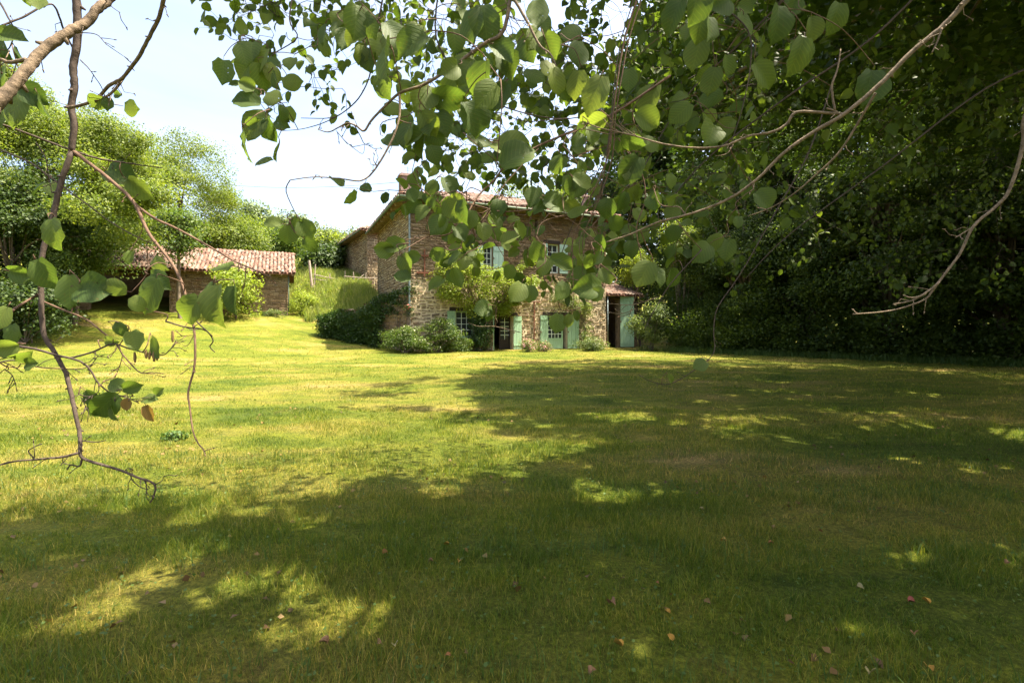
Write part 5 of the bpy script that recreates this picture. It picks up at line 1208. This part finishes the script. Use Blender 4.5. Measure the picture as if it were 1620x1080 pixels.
for a in [(1107,577,36,150,2.2),(1060,600,22,90,2.2),(1285,47,36,100,1.9),(1261,90,58,95,1.8),(1150,105,36,90,2.0),(1125,128,44,120,2.0),(1102,85,50,100,1.9),(1064,28,58,90,1.7),(1180,40,50,60,2.0),(917,85,48,100,1.6),(940,152,64,110,1.5),(912,135,52,95,1.6),(885,260,38,100,1.6),(908,285,40,110,1.6),(992,268,42,100,1.7),(1035,320,36,90,1.6),(1002,225,44,10,1.7),(912,222,30,90,1.6),(935,215,28,60,1.6),(1061,287,24,60,2.0),(1209,316,42,60,2.0),(1373,140,64,110,1.9),(1168,352,26,90,2.0),(1125,212,46,130,1.9),(1030,160,50,90,1.9),(1075,180,46,110,1.9),(1210,120,50,80,2.1),(1230,40,60,100,1.8),(1320,30,50,100,2.0),(1100,10,60,90,1.7),(1036,319,44,100,1.6),(1018,434,62,120,1.6),(1042,437,44,90,1.6),(995,270,50,120,1.7),(1065,370,36,110,2.0),(1130,385,44,140,2.2),(1180,300,34,100,2.2),(1000,395,36,100,1.9),(975,355,36,60,1.8),(1010,340,34,80,1.8),(960,330,40,100,1.7),(1150,395,44,100,2.2),(1110,400,50,130,2.1),(1060,440,40,60,2.1),(950,385,36,90,1.7)]:
    C_.big(*a)
    if a[1] < 300 and a[0] < 1250:
        for q in range(2): C_.big(a[0]+C_.r.gauss(0,30), a[1]+C_.r.gauss(0,26), a[2]*C_.r.uniform(.55,.95), a[3]+C_.r.gauss(0,40), a[4]+C_.r.uniform(0,.6))
fill(C_, 210, [(880,-40),(1250,-40),(1200,250),(1050,330),(900,200)], (3.2,6.5), .09, 21)
fill(C_, 190, [(1150,-40),(1660,-40),(1660,160),(1400,300),(1150,320)], (4.5,8.5), .10, 22, length=(.3,.7), nl=(5,9))
fill(C_, 22, [(960,290),(1180,270),(1180,380),(1060,420),(970,380)], (2.4,4.0), .085, 23, mk='bark_red')
fill(C_, 80, [(1160,280),(1660,120),(1660,430),(1400,450),(1180,400)], (6,11), .10, 24, length=(.4,.9), nl=(6,10))
C_.finish()

# ------------------------------------------------------------------ grass
g = np.random.default_rng(55)
def lawn_pts(n_, y0, y1, p=1.0):
    y = y0+(y1-y0)*g.random(n_)**p; x = (g.random(n_)*2-1)*(y*1.04+.3); return x, y
sets = []
for n_, a, b_, p, h, wd in ((120000, 1.7, 4.5, .8, .043, .0032), (110000, 4.2, 9, .75, .042, .0055), (70000, 8.5, 18, .7, .036, .011), (30000, 17, 29, .7, .04, .02)):
    x, y = lawn_pts(n_, a, b_, p)
    d1 = (x-HC.x)*.547+(y-HC.y)*.837; hv = (x-HC.x)*HV.x+(y-HC.y)*HV.y; k = (d1 < -.2) | ((hv < -.3)&(x > -5.4)); x = x[k]; y = y[k]
    pn = np.array([mnoise.noise(Vector((a_*1.7, b2_*1.7, 3.3)))*1.4+mnoise.noise(Vector((a_*6, b2_*6, 7.1))) for a_, b2_ in zip(x, y)]); H = h*np.clip(1.15+.95*pn, .35, 2.6)
    V, Fc = blades(0, (x, y), 1.0, wd, g, .6); 
    # scale heights per blade
    V = V.reshape(-1,5,3); z0 = V[:,0:1,2:3]; V[:,:,2:3] = z0+(V[:,:,2:3]-z0)*H[:,None,None]; c0 = V[:,0:1,:2]; V[:,4:5,:2] = c0+(V[:,4:5,:2]-c0)*H[:,None,None]; mid = V[:,2:4,:2].mean(1,keepdims=True); V[:,2:4,:2] = (V[:,2:4,:2]-mid)+c0+(mid-c0)*H[:,None,None]
    sets.append((V.reshape(-1,3), Fc))
link('grass', fast_mesh('grass', *merge(sets)), M['blade'], kind='stuff')
# taller tufts and clover in the near shade
x, y = lawn_pts(16000, 1.8, 6.5, .8); cx_ = np.round(x/.35)*.35; k = (np.sin(cx_*9.1)+np.sin(np.round(y/.3)*4.7)) > .5
V, Fc = blades(0, (x[k], y[k]), .095, .0045, g, .5); link('grass_tufts', fast_mesh('grass_tufts', V, Fc), M['weed'], kind='stuff')
nn_ = 2600; x, y = lawn_pts(nn_, 1.8, 5.5, .8); x = np.round(x/.4)*.4+g.normal(size=nn_)*.09; pos = np.stack([x, y, ground(x,y)+g.uniform(.015,.05,nn_)],1)
nr = g.normal(size=(nn_,3))*.4; nr[:,2] += 1; V, Fc = leaf_arrays(pos, nr, .02, g, down=0, ratio=.9); link('clover', fast_mesh('clover', V, Fc), M['weed'], kind='stuff')
# small weeds on the sunny lawn
for px, py, s_, lb in ((275,690,.09,'small leafy weed on the sunny lawn below the hanging twigs'),):
    d = EYE*F/(py-HZ)*.98; p = P(px, py, d); g2 = np.random.default_rng(int(px))
    t = thing('weed', lb, 'weed', (p.x, p.y, gz(p.x,p.y))); c = np.array([p.x,p.y,gz(p.x,p.y)+.05])
    V, Fc, _ = cloud(tuple(c), (s_*1.4,s_,.05), 14, 12, .05, .05, g2); leafobj('foliage', [(V, Fc)], M['weed'], t)
    mb = MB()
    for k in range(6): mb.tube([(0,0,0),(random.uniform(-s_,s_),random.uniform(-s_,s_),.08)], [.002,.001], 4)
    mb.build('stem', M['weed'], t)
# fallen leaves
fallen = [(605,881,'fall_orange','crumpled orange leaf lying on grass just left of centre'),(685,890,'fall_pink','dull pinkish leaf between the orange leaf and two yellow ones'),(710,866,'fall_yellow','yellow leaf farthest of the pair near lower centre'),
 (726,890,'fall_yellow','bright yellow-orange leaf nearer of the pair near lower centre'),(519,1018,'fall_pink','pink leaf low in the shade at lower left'),(595,1021,'fall_pink','larger pale pink leaf beside a cream leaf at lower left'),(623,1025,'fall_pale','round cream leaf right of the larger pink one'),
 (713,1047,'fall_orange','small orange leaf near the bottom edge left of centre'),(735,1042,'fall_pink','pinkish leaf beside a small orange one near the bottom edge'),(1141,851,'fall_yellow','rounded golden leaf alone on shaded grass right of centre'),
 (1224,829,'fall_pink','farther of two pinkish leaves right of the golden leaf'),(1224,851,'fall_orange','nearer salmon leaf of the two right of the golden leaf'),(1113,805,'fall_pale','pale leaf above the golden leaf, in dark turf'),(1044,827,'fall_yellow','ochre leaf on the grass left of the golden leaf'),
 (1301,835,'fall_orange','small rusty leaf at the right of the pair of pinkish leaves'),(1530,816,'fall_yellow','dim ochre leaf in deep shade far right'),(1591,891,'fall_pink','pinkish leaf beside the right edge of the picture'),(1476,1056,'fall_yellow','bright yellow leaf nearest the bottom right corner'),
 (1060,970,'fall_yellow','curled ochre leaf above the square yellow leaf'),(1065,1012,'fall_yellow','square looking yellow leaf low right of centre'),(985,1025,'fall_yellow','torn yellow leaf in a sunny spot near bottom centre'),(964,957,'fall_pink','upright pink leaf above the sunny spot at bottom centre'),
 (932,1074,'fall_pink','whitish pink leaf cut by the bottom edge'),(1437,950,'fall_red','dark red leaf beside the sun spot at lower right'),(1471,955,'fall_yellow','dull yellow leaf right of the dark red leaf'),(1355,925,'fall_pale','long pale leaf at the top of the lower right sun spot'),
 (1377,1055,'fall_pale','narrow cream leaf low right near the bottom edge'),(1445,997,'fall_brown','brown curled leaf below the lower right sun spot'),(1042,926,'fall_orange','tiny orange leaf in the grass right of centre')]
fm = {}
for k, (px, py, mk, lb) in enumerate(fallen):
    d = EYE*F/(py-HZ)*.985; p = P(px, py, d); p.z = gz(p.x, p.y)+.022
    if mk not in fm: me = LEAVES[k%7][0].copy(); me.materials.clear(); me.materials.append(M[mk]); fm[mk] = me
    o = link('fallen_leaf', fm[mk]); tag(o, lb, 'fallen leaf', 'dead leaves lying on the near lawn')
    s_ = random.uniform(.03,.048)*(.6 if 'small' in lb or 'tiny' in lb else 1); o.scale = (s_, s_, s_*2.4); o.location = p
    o.rotation_euler = (random.uniform(-.1,.55), random.uniform(-.4,.4), random.uniform(0,6.28))
nn_ = 900; x, y = lawn_pts(nn_, 1.8, 9, .8); k = np.array([mnoise.noise(Vector((a_*.8, b2_*.8, 1.3))) for a_, b2_ in zip(x, y)]) > .0; x = x[k]; y = y[k]; nn_ = len(x); pos = np.stack([x,y,ground(x,y)+.015],1); nr = g.normal(size=(nn_,3))*.5; nr[:,2] += 1
V, Fc = leaf_arrays(pos, nr, .045, g, down=0, ratio=.8); link('leaf_litter', fast_mesh('leaf_litter', V, Fc), foliage('litter', [(.07,.035,.012),(.14,.08,.025),(.24,.15,.05)], .1), kind='stuff')
print('tris', sum(len(o.data.loop_triangles) if False else sum(max(0,p-2) for p in [0]) for o in []) )
tot = 0; seen = set()
for me in bpy.data.meshes: tot += len(me.loops)-2*len(me.polygons)
print('TOTAL TRIS', tot, 'objects', len(sc.objects))
